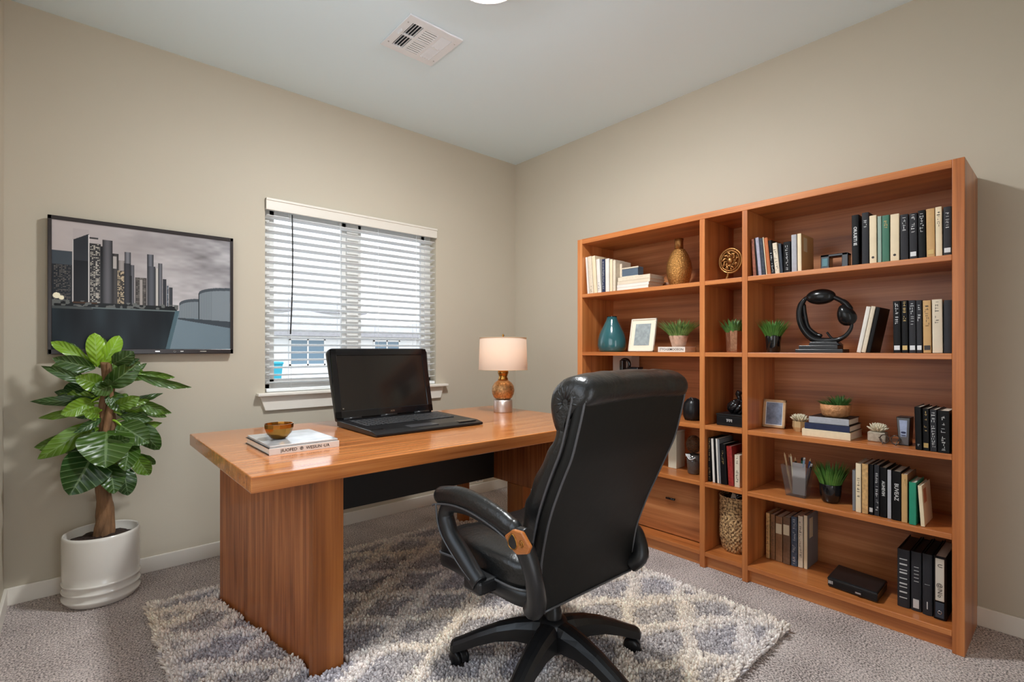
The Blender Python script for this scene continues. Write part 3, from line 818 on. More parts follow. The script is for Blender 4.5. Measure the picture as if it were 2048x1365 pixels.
    q = [f_ for f_ in q if len(set(f_)) == 4]
    F = (np.array(q)[None] + base).reshape(-1, 4)
    Cc = np.repeat(col, per, 0)
    m = vcol_mat('rug_yarn', 'col', .95, spec=.08)
    mesh_np('pile', V.reshape(-1, 3), F, m, rg, Cc, smooth=True, kind='stuff')
HUB = (1.278, 1.231); PHI0 = math.atan2(.824, .566)
CASTERS = [(HUB[0] + .345 * math.cos(PHI0 + 2 * PI * k / 5), HUB[1] + .345 * math.sin(PHI0 + 2 * PI * k / 5)) for k in range(5)]
build_pile()

# ------------------------------------------------------------------ office chair
ch = thing('office_chair', 'black leather executive swivel chair standing on the shaggy rug', 'office chair', (HUB[0], HUB[1], 0))
CXc = 1.268
# backrest shell: (z, y of the rear face, half width)
PROF = [(.372, 1.052, .222), (.42, 1.052, .232), (.50, 1.046, .241), (.555, 1.034, .247), (.64, 1.005, .257), (.71, .975, .264), (.79, .938, .266), (.86, .905, .265), (.93, .884, .263), (.985, .870, .261), (1.02, .862, .260)]
def back_ring(y, z, hw, d0, d1, nrm, rr=.02, n=5, puff=0):
    """rounded rectangle across the back: d0..d1 along the thickness direction (towards the seat)"""
    ny, nz = nrm; pts = []
    r_ = min(rr, (d1 - d0) / 2 * .98)
    for cx_, cd, a0 in ((hw - r_, d1 - r_, 0), (-hw + r_, d1 - r_, 90), (-hw + r_, d0 + r_, 180), (hw - r_, d0 + r_, 270)):
        for k in range(n):
            q = math.radians(a0 + 90 * k / (n - 1))
            x = cx_ + r_ * math.cos(q); d = cd + r_ * math.sin(q)
            pts.append(Vector((CXc + x, y + ny * d, z + nz * d)))
    return pts
sm_prof = smooth_path([(p[0], p[1], p[2]) for p in PROF], 4)
def normal_at(i):
    a = sm_prof[max(i - 1, 0)]; b = sm_prof[min(i + 1, len(sm_prof) - 1)]
    dz, dy = b[0] - a[0], b[1] - a[1]; l = math.hypot(dz, dy)
    return (dz / l, -dy / l)
bm = B(); add_loft(bm, [back_ring(p[1], p[0], p[2], 0, .034, normal_at(i), .014) for i, p in enumerate(sm_prof)])
bshell = obj('backrest', bm, LEATHER_B, ch)
def thick(z):      # cushion thickness along the height
    return np.interp(z, [.37, .45, .55, .66, .78, .90, .95, 1.02], [.060, .075, .085, .086, .070, .050, .055, .055])
bm = B()
add_loft(bm, [back_ring(p[1], p[0], p[2] - .003, .030, .034 + thick(p[0]) * (1 + .05 * math.sin(i * 1.25)), normal_at(i), .042, 6) for i, p in enumerate(sm_prof)])
bc = obj('back_cushion', bm, LEATHER, ch)
# piping along the rim of the rear panel
bm = B()
for d in (.0005, .037):
    left = [Vector((CXc - p[2] + (.008 if d < .01 else -.001), p[1] + normal_at(i)[0] * d, p[0] + normal_at(i)[1] * d)) for i, p in enumerate(sm_prof)]
    right = [Vector((2 * CXc - v.x, v.y, v.z)) for v in left]
    add_tube(bm, left, .0038, 6); add_tube(bm, right, .0038, 6)
p = sm_prof[-2]; add_tube(bm, [(CXc + x, p[1] - .002, p[0] + .004) for x in np.linspace(-p[2] + .006, p[2] - .006, 12)], .0042, 6)
p = sm_prof[0]; add_tube(bm, [(CXc + x, p[1] - .001, p[0] + .005) for x in np.linspace(-p[2] + .008, p[2] - .008, 12)], .004, 6)
obj('piping', bm, PIPING, bshell)
# headrest roll wrapped over the top
hp = [(.868, 1.008), (.848, 1.022), (.838, 1.048), (.848, 1.074), (.876, 1.090), (.915, 1.094), (.955, 1.082), (.988, 1.054), (1.000, 1.012), (.994, .968), (.978, .930), (.955, .908), (.935, .915), (.925, .95), (.90, .985)]
hp = [(v.x, v.y) for v in smooth_path([(a, b, 0) for a, b in hp] + [(hp[0][0], hp[0][1], 0)], 3)[:-1]]
cy_, cz_ = .925, 1.01
bm = B(); rings = []
for x in np.concatenate([[-.262, -.2615, -.258, -.250, -.236], np.linspace(-.215, .215, 25), [.236, .250, .258, .2615, .262]]):
    e = abs(x) / .262; s = 1.0 if e < .82 else max(.55, math.sqrt(max(0, 1 - ((e - .82) / .18) ** 2)) * .45 + .55)
    wr = 1 + .012 * math.sin(x * 95) * (e > .3) + .01 * math.sin(x * 43 + 1)
    lift = -.010 * (x / .26) ** 2
    rings.append([Vector((CXc + x, cy_ + (a - cy_) * s * wr, cz_ + (b_ - cz_) * s * wr + lift)) for a, b_ in hp])
add_loft(bm, rings)
hr = obj('headrest', bm, LEATHER, ch)
for sx in (-1, 1):
    bm = B()
    for k in range(9):      # gathered pleats at the ends of the roll
        q = math.radians(-40 + 28 * k); x = CXc + sx * .258
        add_tube(bm, [(x + sx * .002, cy_ + .01 * math.cos(q), cz_ + .01 * math.sin(q)), (x - sx * .002, cy_ + .038 * math.cos(q), cz_ + .042 * math.sin(q)), (x - sx * .016, cy_ + .058 * math.cos(q), cz_ + .062 * math.sin(q))], [.004, .008, .005], 6)
    obj('pleats', bm, LEATHER, hr)
# seat
def seat_fn(p, x, y, z):
    if z > 0: p.z += .012 * (1 - x * x) * (1 - y * y) + .004 * math.sin(p.y * 70) * abs(x) ** 2
    if y > .3: p.z -= .05 * ((y - .3) / .7) ** 2
    if abs(x) > .6 and z > 0: p.z += .008
    return p
bm = B(); add_puff(bm, (CXc, 1.335, .452), (.262, .262, .062), (.42, .32), 48, 20, seat_fn)
st = obj('seat', bm, LEATHER, ch)
bm = B(); add_puff(bm, (CXc, 1.325, .405), (.266, .262, .034), (.30, .26), 40, 12, lambda p, x, y, z: (p if y < .3 else Vector((p.x, p.y, p.z - .02 * ((y - .3) / .7) ** 2))))
obj('seat_base', bm, BPLAS, ch)
bm = B(); t = []
for q in np.linspace(0, 2 * PI, 72, endpoint=False):
    c_, s_ = math.cos(q), math.sin(q); e = .3
    x = math.copysign(abs(c_) ** e, c_); y = math.copysign(abs(s_) ** e, s_)
    t.append((CXc + x * .267, 1.33 + y * .263, .432 - (.03 * ((y - .3) / .7) ** 2 if y > .3 else 0)))
add_tube(bm, t, .0042, 6, closed=True); obj('piping', bm, PIPING, st)
# arms
def arm(side, dy, dz):
    X = CXc + side * (.312 if side < 0 else .288)
    F = lambda q: [(X, a + dy, b_ + dz) for a, b_ in q]
    root = obj('armrest', B_arm_frame(X, dy, dz), BPLAS, ch)
    pad = smooth_path(F([(1.480, .640), (1.455, .652), (1.40, .664), (1.335, .672), (1.27, .672), (1.20, .664), (1.135, .652), (1.085, .638), (1.05, .640)]), 5)
    rad = [float(np.interp(i / (len(pad) - 1), [0, .04, .12, .35, .8, .93, 1], [.012, .022, .031, .035, .032, .030, .014])) for i in range(len(pad))]
    bm = B(); add_tube(bm, pad, rad, 16, flat=.72, up=(1, 0, 0))
    # flat: second axis is x here, so the pad is slightly narrower than deep
    obj('arm_pad', bm, LEATHER, root)
    bm = B()
    for s_ in (-1, 1):
        add_tube(bm, [(v.x + s_ * .022, v.y, v.z - .024) for v in pad[2:-3]], .0035, 6)
    lo = smooth_path(F([(1.45, .632), (1.446, .60), (1.436, .562), (1.41, .528), (1.356, .490), (1.30, .458), (1.255, .438)]), 4)
    for s_ in (-1, 1): add_tube(bm, [(v.x + s_ * .024, v.y, v.z) for v in lo], .0032, 6)
    obj('piping', bm, PIPING, root)
    xo = X + side * .031
    pl = [(1.085, .625), (1.05, .652), (1.012, .655), (.978, .622), (.99, .60), (1.032, .586), (1.062, .598)]
    bm = B(); add_prism(bm, [(a + dy, b_ + dz) for a, b_ in pl], 'x', min(X + side * .018, xo), max(X + side * .018, xo), .004)
    wp = obj('wood_plate', bm, mat('honey_wood_plate', srgb(176, 104, 48), .28, coat=.4, var=.15, vscale=30, stretch=(1, 1, 6)), root, label='honey coloured wooden plate')
    bm = B(); c0 = Vector((xo + side * .0004, 1.048 + dy, .619 + dz))
    drop = [c0 + Vector((0, .017 * math.cos(q) * (1 - .35 * math.sin(q)), .021 * math.sin(q))) for q in np.linspace(0, 2 * PI, 20, endpoint=False)]
    add_tube(bm, drop, .0022, 6, closed=True)
    obj('inlay_ring', bm, BRASS, wp)
    bm = B(); f_ = bm.faces.new([bm.verts.new(v) for v in drop]); r_ = bmesh.ops.extrude_face_region(bm, geom=[f_]); bmesh.ops.translate(bm, vec=(side * .001, 0, 0), verts=[v for v in r_['geom'] if isinstance(v, bmesh.types.BMVert)])
    obj('inlay', bm, BPLAS, wp)
    bm = B()
    c1 = Vector((xo + side * .0005, 1.012 + dy, .622 + dz))
    add_tube(bm, [c1 + Vector((0, .0085 * math.cos(q), .0095 * math.sin(q))) for q in np.linspace(0, 2 * PI, 14, endpoint=False)], .0014, 5, closed=True)
    for a in (-.003, .003): add_tube(bm, [c1 + Vector((0, a, -.005)), c1 + Vector((0, a, .005))], .0011, 5)
    add_tube(bm, [c1 + Vector((0, -.005, 0)), c1 + Vector((0, .005, 0))], .0011, 5)
    obj('emblem', bm, BRASS, wp)
def B_arm_frame(X, dy, dz):
    bm = B()
    loop = smooth_path([(X, a + dy, b_ + dz) for a, b_ in [(1.02, .63), (1.09, .628), (1.18, .640), (1.28, .648), (1.37, .640), (1.408, .625), (1.425, .595), (1.412, .56), (1.385, .525), (1.33, .488), (1.275, .450), (1.235, .425)]], 5)
    rad = [float(np.interp(i / (len(loop) - 1), [0, .3, .45, .6, .85, 1], [.026, .024, .026, .032, .032, .030])) for i in range(len(loop))]
    add_tube(bm, loop, rad, 12, up=(1, 0, 0), flat=.85)
    s = 1 if X < CXc else -1
    add_box(bm, min(X - .02 * s, X + .09 * s), max(X - .02 * s, X + .09 * s), 1.215 + dy, 1.30 + dy, .395, .44 + dz, .01)
    rear = smooth_path([(X, 1.035 + dy, .60 + dz), (X + s * .008, 1.015 + dy, .55 + dz), (X + s * .02, 1.01 + dy * .6, .49), (X + s * .045, 1.03, .43), (X + s * .06, 1.06, .395)], 5)
    add_tube(bm, rear, [float(np.interp(i / (len(rear) - 1), [0, .4, 1], [.028, .026, .032])) for i in range(len(rear))], 12, up=(1, 0, 0))
    return bm
arm(-1, 0, 0)
arm(1, .09, -.045)
# mechanism, column, base
bm = B(); add_box(bm, HUB[0] - .09, HUB[0] + .09, HUB[1] - .12, HUB[1] + .12, .335, .378, .012)
mech = obj('tilt_mechanism', bm, BPLAS, ch)
bm = B(); add_tube(bm, [(HUB[0] - .08, HUB[1] + .08, .352), (HUB[0] - .17, HUB[1] + .10, .338)], .007, 10)
add_puff(bm, (HUB[0] - .185, HUB[1] + .105, .335), (.03, .02, .012), (.7, .7), 14, 8)
obj('tilt_lever', bm, BGLOSS, mech)
bm = B(); add_lathe(bm, [(0, .11), (.030, .11), (.030, .24), (.026, .245), (.026, .30), (.021, .302), (.021, .345), (0, .345)], HUB[0], HUB[1], 0, 24)
obj('gas_lift', bm, BSATIN, ch)
bm = B(); add_lathe(bm, [(0, .105), (.05, .105), (.058, .12), (.056, .19), (.046, .207), (.033, .212), (0, .212)], HUB[0], HUB[1], 0, 30)
obj('base_hub', bm, BPLAS, ch)
for k in range(5):
    q = PHI0 + 2 * PI * k / 5; M = Matrix.Translation((HUB[0], HUB[1], 0)) @ Matrix.Rotation(q, 4, 'Z')
    bm = B(); rings = []
    for t, zt, h, wd in ((.03, .204, .085, .040), (.07, .202, .075, .040), (.13, .191, .060, .036), (.20, .169, .050, .032), (.27, .138, .044, .029), (.325, .110, .040, .027), (.362, .093, .038, .025), (.374, .084, .026, .018)):
        rings.append([M @ Vector((t, y * wd, z)) for y, z in ((-1, zt - h), (-1, zt - h * .30), (-.62, zt - .002), (-.25, zt + .003), (.25, zt + .003), (.62, zt - .002), (1, zt - h * .30), (1, zt - h), (.7, zt - h * .92), (-.7, zt - h * .92))])
    add_loft(bm, rings, smooth=True)
    for f_ in bm.faces: f_.smooth = False
    leg = obj('base_leg', bm, BPLAS, ch)
    cxx, cyy = CASTERS[k]; qc = q + (.9, -.6, .4, 1.3, -.8)[k]
    M = Matrix.Translation((cxx, cyy, 0)) @ Matrix.Rotation(qc, 4, 'Z')
    bm = B(); t_ = B()
    add_tube(t_, [(0, 0, .04), (0, 0, .085)], .009, 10)
    pts = [(.031 * math.cos(a), .034 + .031 * math.sin(a)) for a in np.linspace(math.radians(-20), math.radians(200), 14)]
    add_prism(t_, pts, 'y', -.010, .010, .002)
    merge(bm, t_, M)
    cs = obj('caster', bm, BPLAS, leg)
    for s_ in (-1, 1):
        bm = B(); t_ = B()
        add_lathe(t_, [(0, -.008), (.017, -.0085), (.026, -.007), (.029, -.003), (.029, .004), (.025, .008), (.012, .011), (0, .0115)], seg=24)
        merge(bm, t_, M @ Matrix.Translation((0, s_ * .019, .030)) @ Matrix.Rotation(-s_ * PI / 2, 4, 'X'))
        obj('wheel', bm, BSATIN, cs)

ch.location.z += .0058

# ------------------------------------------------------------------ tall plant in the white pot
PCX, PCY = .112, 3.045
pl = thing('potted_plant', 'tall broad leaved plant in a glossy white pot standing in the room corner', 'plant', (PCX, PCY, 0))
bm = B()
prof = [(0, 0), (.125, 0), (.134, .008)]
for z in (.03, .065, .10): prof += [(.140, z - .012), (.146, z - .004), (.147, z), (.1445, z + .003), (.141, z + .006)]
prof += [(.1445, .14), (.145, .30), (.143, .312), (.138, .314), (.134, .308), (.133, .27), (0, .268)]
add_lathe(bm, prof, PCX, PCY, 0, 56)
pot = obj('pot', bm, CERAM, pl)
bm = B(); add_lathe(bm, [(.133, .270), (.10, .283), (.05, .290), (0, .292)], PCX, PCY, 0, 32)
for v in bm.verts: v.co.z += random.uniform(-.006, .008)
obj('soil', bm, SOIL, pot)
# trunk: several stems twisted together
bm = B(); rngp = random.Random(5)
main = smooth_path([(PCX + .005, PCY, .27), (PCX + .012, PCY - .002, .40), (PCX + .0, PCY + .0, .55), (PCX + .012, PCY, .72), (PCX + .02, PCY, .90), (PCX + .022, PCY, 1.03), (PCX + .02, PCY, 1.10)], 6)
nM = len(main)
for s in range(4):
    pts = []; rad = []
    for i, p in enumerate(main):
        t = i / (nM - 1); q = s * PI / 2 + t * 5.5
        r_ = .016 * (1 - .2 * t) + .008 * math.sin(t * 11 + s)
        pts.append(p + Vector((r_ * math.cos(q), r_ * math.sin(q), 0))); rad.append(.0225 * (1 - .55 * t) * (1 + .12 * math.sin(t * 40 + s * 2)))
    add_tube(bm, pts, rad, 9)
obj('trunk', bm, BARK, pl)
# leaves
def leaf_mat():
    m, nt, b = new_mat('plant_leaf')
    at = N(nt, 'Attribute'); at.attribute_name = 'tint'
    sp = N(nt, 'SeparateColor'); nt.links.new(at.outputs['Color'], sp.inputs[0])
    mx = N(nt, 'Mix'); mx.data_type = 'RGBA'
    mx.inputs[6].default_value = srgb(24, 56, 28); mx.inputs[7].default_value = srgb(134, 176, 40)
    nt.links.new(sp.outputs['Red'], mx.inputs[0])
    # G: 0 on the midrib .. 1 at the rim;  B: side vein phase
    w1 = N(nt, 'Math'); w1.operation = 'SINE'; m1 = N(nt, 'Math'); m1.operation = 'MULTIPLY'; m1.inputs[1].default_value = 84
    nt.links.new(sp.outputs['Blue'], m1.inputs[0]); nt.links.new(m1.outputs[0], w1.inputs[0])
    g1 = N(nt, 'Math'); g1.operation = 'GREATER_THAN'; g1.inputs[1].default_value = .93
    nt.links.new(w1.outputs[0], g1.inputs[0])
    l1 = N(nt, 'Math'); l1.operation = 'LESS_THAN'; l1.inputs[1].default_value = .055; nt.links.new(sp.outputs['Green'], l1.inputs[0])
    mxx = N(nt, 'Math'); mxx.operation = 'MAXIMUM'; nt.links.new(g1.outputs[0], mxx.inputs[0]); nt.links.new(l1.outputs[0], mxx.inputs[1])
    ml = N(nt, 'Math'); ml.operation = 'MULTIPLY'; ml.inputs[1].default_value = .26; nt.links.new(mxx.outputs[0], ml.inputs[0])
    mx2 = N(nt, 'Mix'); mx2.data_type = 'RGBA'; mx2.inputs[7].default_value = srgb(168, 196, 140)
    nt.links.new(ml.outputs[0], mx2.inputs[0]); nt.links.new(mx.outputs[2], mx2.inputs[6]); nt.links.new(mx2.outputs[2], b.inputs['Base Color'])
    b.inputs['Roughness'].default_value = .3; b.inputs['Specular IOR Level'].default_value = .5
    bp = N(nt, 'Bump'); bp.inputs['Strength'].default_value = .25; bp.inputs['Distance'].default_value = .003
    nt.links.new(w1.outputs[0], bp.inputs['Height']); nt.links.new(bp.outputs[0], b.inputs['Normal'])
    return m
LEAF = leaf_mat()
# (base xyz, tip xyz, width, face direction, droop, tint, roundness) built in the plant's own frame
LE = []
VIEW = Vector((-.02, -1, 0)).normalized()
def leafspec(bx, bz, tx, tz, w_, tint, dy=0, by=0, droop=.12, face=None, shape=1.0):
    LE.append((Vector((bx, by, bz)), Vector((tx, dy, tz)), w_, tint, droop, face, shape))
leafspec(-0.019,1.079,-0.028,1.238,0.072,1.00,-0.030,-0.007)
leafspec(-0.001,1.082,0.064,1.228,0.064,0.95,0.000,0.000)
leafspec(-0.030,1.090,-0.178,1.196,0.053,0.80,0.020,0.005)
leafspec(-0.009,1.074,0.007,1.217,0.043,0.40,0.040,0.010)
leafspec(-0.054,1.105,-0.142,1.202,0.043,0.15,0.070,0.018)
leafspec(-0.027,0.998,-0.209,1.089,0.047,0.10,-0.020,-0.005)
leafspec(-0.034,1.002,-0.142,1.081,0.043,0.15,0.060,0.015)
leafspec(0.009,0.986,0.138,1.106,0.098,0.12,-0.060,-0.015)
leafspec(0.001,1.037,0.111,1.135,0.064,0.35,0.030,0.007)
leafspec(0.080,1.024,0.175,1.092,0.032,0.10,0.050,0.013)
leafspec(0.121,1.039,0.354,0.967,0.045,0.18,-0.030,-0.007)
leafspec(0.113,1.049,0.292,1.018,0.041,0.35,0.040,0.010)
leafspec(-0.027,0.933,-0.245,0.933,0.047,0.08,0.000,0.000)
leafspec(-0.031,0.920,-0.144,0.875,0.079,0.60,-0.080,-0.020)
leafspec(-0.058,0.891,-0.219,0.853,0.039,0.50,0.050,0.013)
leafspec(0.045,0.891,0.137,0.938,0.065,0.45,-0.070,-0.018)
leafspec(0.071,0.902,0.242,0.938,0.034,0.06,0.050,0.013)
leafspec(0.121,0.916,0.270,0.841,0.056,0.25,-0.020,-0.005)
leafspec(0.113,0.894,0.256,0.818,0.045,0.20,0.030,0.007)
leafspec(0.055,0.849,0.188,0.842,0.067,0.08,0.040,0.010)
leafspec(-0.027,0.824,-0.219,0.684,0.092,0.42,-0.050,-0.013)
leafspec(-0.050,0.822,-0.104,0.702,0.094,0.05,0.020,0.005)
leafspec(0.016,0.776,0.006,0.628,0.211,0.16,-0.130,-0.033)
leafspec(0.061,0.806,0.170,0.712,0.117,0.14,-0.080,-0.020)
leafspec(0.134,0.808,0.222,0.660,0.090,0.12,0.000,0.000)
leafspec(0.102,0.713,0.079,0.598,0.097,0.16,-0.100,-0.025)
leafspec(-0.031,0.688,-0.113,0.520,0.188,0.05,-0.090,-0.022)
leafspec(0.024,0.614,0.040,0.496,0.107,0.10,-0.090,-0.022)
leafspec(0.078,0.598,0.095,0.465,0.089,0.06,-0.030,-0.007)
leafspec(0.129,0.643,0.180,0.547,0.075,0.40,-0.020,-0.005)
leafspec(0.139,0.650,0.210,0.586,0.045,0.20,0.030,0.007)
leafspec(-0.058,0.768,-0.142,0.691,0.082,0.10,0.060,0.015)
leafspec(0.036,0.990,-0.037,0.968,0.073,0.15,-0.090,-0.022)
leafspec(0.021,0.959,0.077,0.863,0.073,0.10,-0.030,-0.007)
leafspec(-0.012,0.860,-0.075,0.882,0.061,0.50,-0.100,-0.025)
def build_leaves():
    bm = B(); lay = bm.loops.layers.float_color.new('tint')
    rng = random.Random(9)
    for bi, (b0, tp, wd, tint, droop, face, shape) in enumerate(LE):
        ax = tp - b0; L_ = ax.length; ax.normalize()
        side = ax.cross(VIEW)
        if side.length < .2: side = ax.cross(Vector((0, 0, 1)))
        side.normalize(); nrm = side.cross(ax).normalized()
        if nrm.dot(VIEW) < 0: nrm = -nrm
        tw = rng.uniform(-.25, .25)
        side = (side * math.cos(tw) + nrm * math.sin(tw)).normalized(); nrm = side.cross(ax).normalized()
        if nrm.dot(VIEW) < 0: nrm = -nrm
        nu, nv = 14, 10
        # petiole from the stem
        root_ = Vector((.02, 0, b0.z + .01)) if abs(b0.x - .02) > .03 else None
        g = []
        for i in range(nu + 1):
            t = i / nu
            rd = L_ / max(wd, 1e-3)
            pw = 1.35 if bi < 4 else (.75 if rd < 1.3 else .95)
            wt = (math.sin(PI * min(1, t ** pw))) ** (.55 if bi < 4 else .62 if rd < 2 else .8) * wd / 2
            if i == nu: wt = .0006
            if i == 0: wt = .003
            row = []
            bend = nrm * (L_ * .13 * math.sin(PI * t)) - Vector((0, 0, 1)) * (L_ * .05 * math.sin(PI * t)) * 0
            for j in range(nv + 1):
                s = -1 + 2 * j / nv
                fold = nrm * (abs(s) ** 1.4 * wt * (.30 if rd < 2 else .42)) * (1 if bi % 4 else -.6)
                rip = nrm * (.004 * math.sin(t * 21 + s * 2 + bi) * abs(s))
                p = b0 + ax * (L_ * (t + .05 * abs(s) ** 2 * (t - .5) * (1 if rd < 1.6 else 0))) + side * (wt * s) + bend + fold + rip
                row.append((bm.verts.new(p + Vector((PCX, PCY, 0))), abs(s), t * .5 - abs(s) * wt / max(wd, .001) * .30 + .5))
            g.append(row)
        for i in range(nu):
            for j in range(nv):
                q = [g[i][j], g[i][j + 1], g[i + 1][j + 1], g[i + 1][j]]
                f_ = bm.faces.new([k[0] for k in q]); f_.smooth = True
                for lp_, k in zip(f_.loops, q): lp_[lay] = (min(1, max(0, tint)), k[1], k[2], 1)
        if root_ is not None:
            add_tube(bm, smooth_path([root_ + Vector((PCX, PCY, -.02)), (root_ + b0) / 2 + Vector((PCX, PCY, .015)), b0 + Vector((PCX, PCY, 0)) + ax * .02], 4), [.0055] * 8 + [.003], 6)
    return bm
for k in range(26):
    q = random.uniform(0, 2 * PI); zb = random.uniform(.70, 1.10); l = random.uniform(.14, .25) * (1.15 - .3 * (zb - .7)); up = random.uniform(-.55, .35) + (zb - .85) * 1.2
    dx, dy = math.cos(q), math.sin(q)
    if dy > .45: dy = .45 - (dy - .45)
    LE.append((Vector((.02 + dx * .045, dy * .045, zb)), Vector((.02 + dx * l, dy * l * .55, zb + up * l * .5)), random.uniform(.04, .085), random.choice((.05, .1, .15, .3, .45)), .1, None, 1.0))
fo = obj('foliage', build_leaves(), LEAF, pl, fix=False)

# ------------------------------------------------------------------ bookcase
BX, BB = 2.527, 2.862
bc_ = thing('bookcase', 'wide cherry wood bookcase with three bays of open shelves against the wall', 'bookcase', (2.70, 1.255, 0))
def part(name, m, *a, bev=.002, label=None): return obj(name, add_box(B(), *a, bev), m, bc_, label=label)
YS = {'end_hi': (2.168, 2.212), 'd1': (1.322, 1.351), 'd2': (1.098, 1.125), 'end_lo': (.297, .327)}
part('side_panel', SH_Z, BX, BB, 2.172, 2.212, 0, 1.888)
part('side_panel', SH_Z, BX, BB, .290, .327, 0, 1.888)
part('divider', SH_Z, BX, BB, 1.322, 1.351, 0, 1.856)
part('divider', SH_Z, BX, BB, 1.098, 1.125, 0, 1.856)
part('top_panel', SH_Y, BX, BB, .327, 2.172, 1.856, 1.888)
part('back_panel', SH_B, BB, 2.872, .290, 2.212, .02, 1.888)
part('plinth', SH_Y, BX + .025, BX + .045, .327, 2.172, 0, .062)
BAYS = {'A': (1.351, 2.172), 'M': (1.125, 1.322), 'C': (.327, 1.098)}
ZS = (.085, .455, .76, 1.146, 1.525)
for k, (a, b) in BAYS.items():
    for z in ZS:
        part('shelf', SH_Y, BX + .001, BB, a, b, z - .023, z)
# drawer in the low bay behind the chair
dr = obj('drawer', add_box(B(), 2.62, 2.64, 1.353, 2.170, .09, .43, .002), SH_B, bc_)
hd = B(); add_tube(hd, [(2.605, 1.545, .297), (2.605, 1.60, .297)], .006, 10)
for y in (1.552, 1.593): add_tube(hd, [(2.621, y, .297), (2.604, y, .297)], .004, 8)
obj('handle', hd, BGLOSS, dr, label='black drawer handle')

# ------------------------------------------------------------------ books
COLS = {
 'white': (222, 216, 208), 'cream': (226, 208, 176), 'ivory': (214, 200, 178), 'tan': (196, 156, 104), 'brown': (134, 96, 66), 'umber': (108, 80, 60),
 'black': (16, 16, 18), 'charcoal': (46, 46, 50), 'slate': (58, 64, 74), 'silver': (166, 166, 172), 'lavender': (160, 156, 172), 'navy': (46, 52, 78),
 'green': (62, 112, 92), 'sage': (150, 170, 158), 'emerald': (36, 136, 106), 'orange': (178, 98, 50), 'brick': (138, 78, 56), 'red': (146, 40, 36), 'grey': (120, 122, 126), 'bluemix': (72, 84, 102),
}
def bmat(c, mottled=0):
    n = 'book_cloth_%s%s' % (c, '_mottled' if mottled else '')
    glossy = c in ('black', 'charcoal', 'slate', 'navy')
    return mat(n, srgb(*COLS[c]), .4 if glossy else .5, spec=.2 if glossy else .4, var=mottled or .05, vscale=70 if mottled else 14, bump=.05, bscale=120)
PRINT_G = mat('gold_print', srgb(190, 160, 104), .35, .6)
PRINT_S = mat('silver_print', srgb(206, 206, 206), .35, .3)
PRINT_K = mat('dark_print', srgb(52, 46, 44), .5)
LABELC = mat('paper_label', srgb(214, 200, 170), .6)
ORD = ['first', 'second', 'third', 'fourth', 'fifth', 'sixth', 'seventh', 'eighth', 'ninth', 'tenth', 'eleventh', 'twelfth']
def glyphs(bm, x, yc, z0, z1, wd, rng, style):
    """stamped ornament running up a spine: short strokes, no readable letters"""
    z = z0
    while z < z1:
        h = rng.uniform(.006, .011)
        if rng.random() < .86:
            for k in range(rng.choice((1, 2, 2, 3))):
                if rng.random() < .55:
                    zz = z + rng.uniform(.1, .9) * h; add_box(bm, x - .0005, x + .0003, yc - wd / 2 * rng.uniform(.5, 1), yc + wd / 2 * rng.uniform(.5, 1), zz - .0007, zz + .0007)
                else:
                    yy = yc + rng.uniform(-.5, .5) * wd; add_box(bm, x - .0005, x + .0003, yy - .0007, yy + .0007, z + .0008, z + h - .0008)
        z += h + .0012
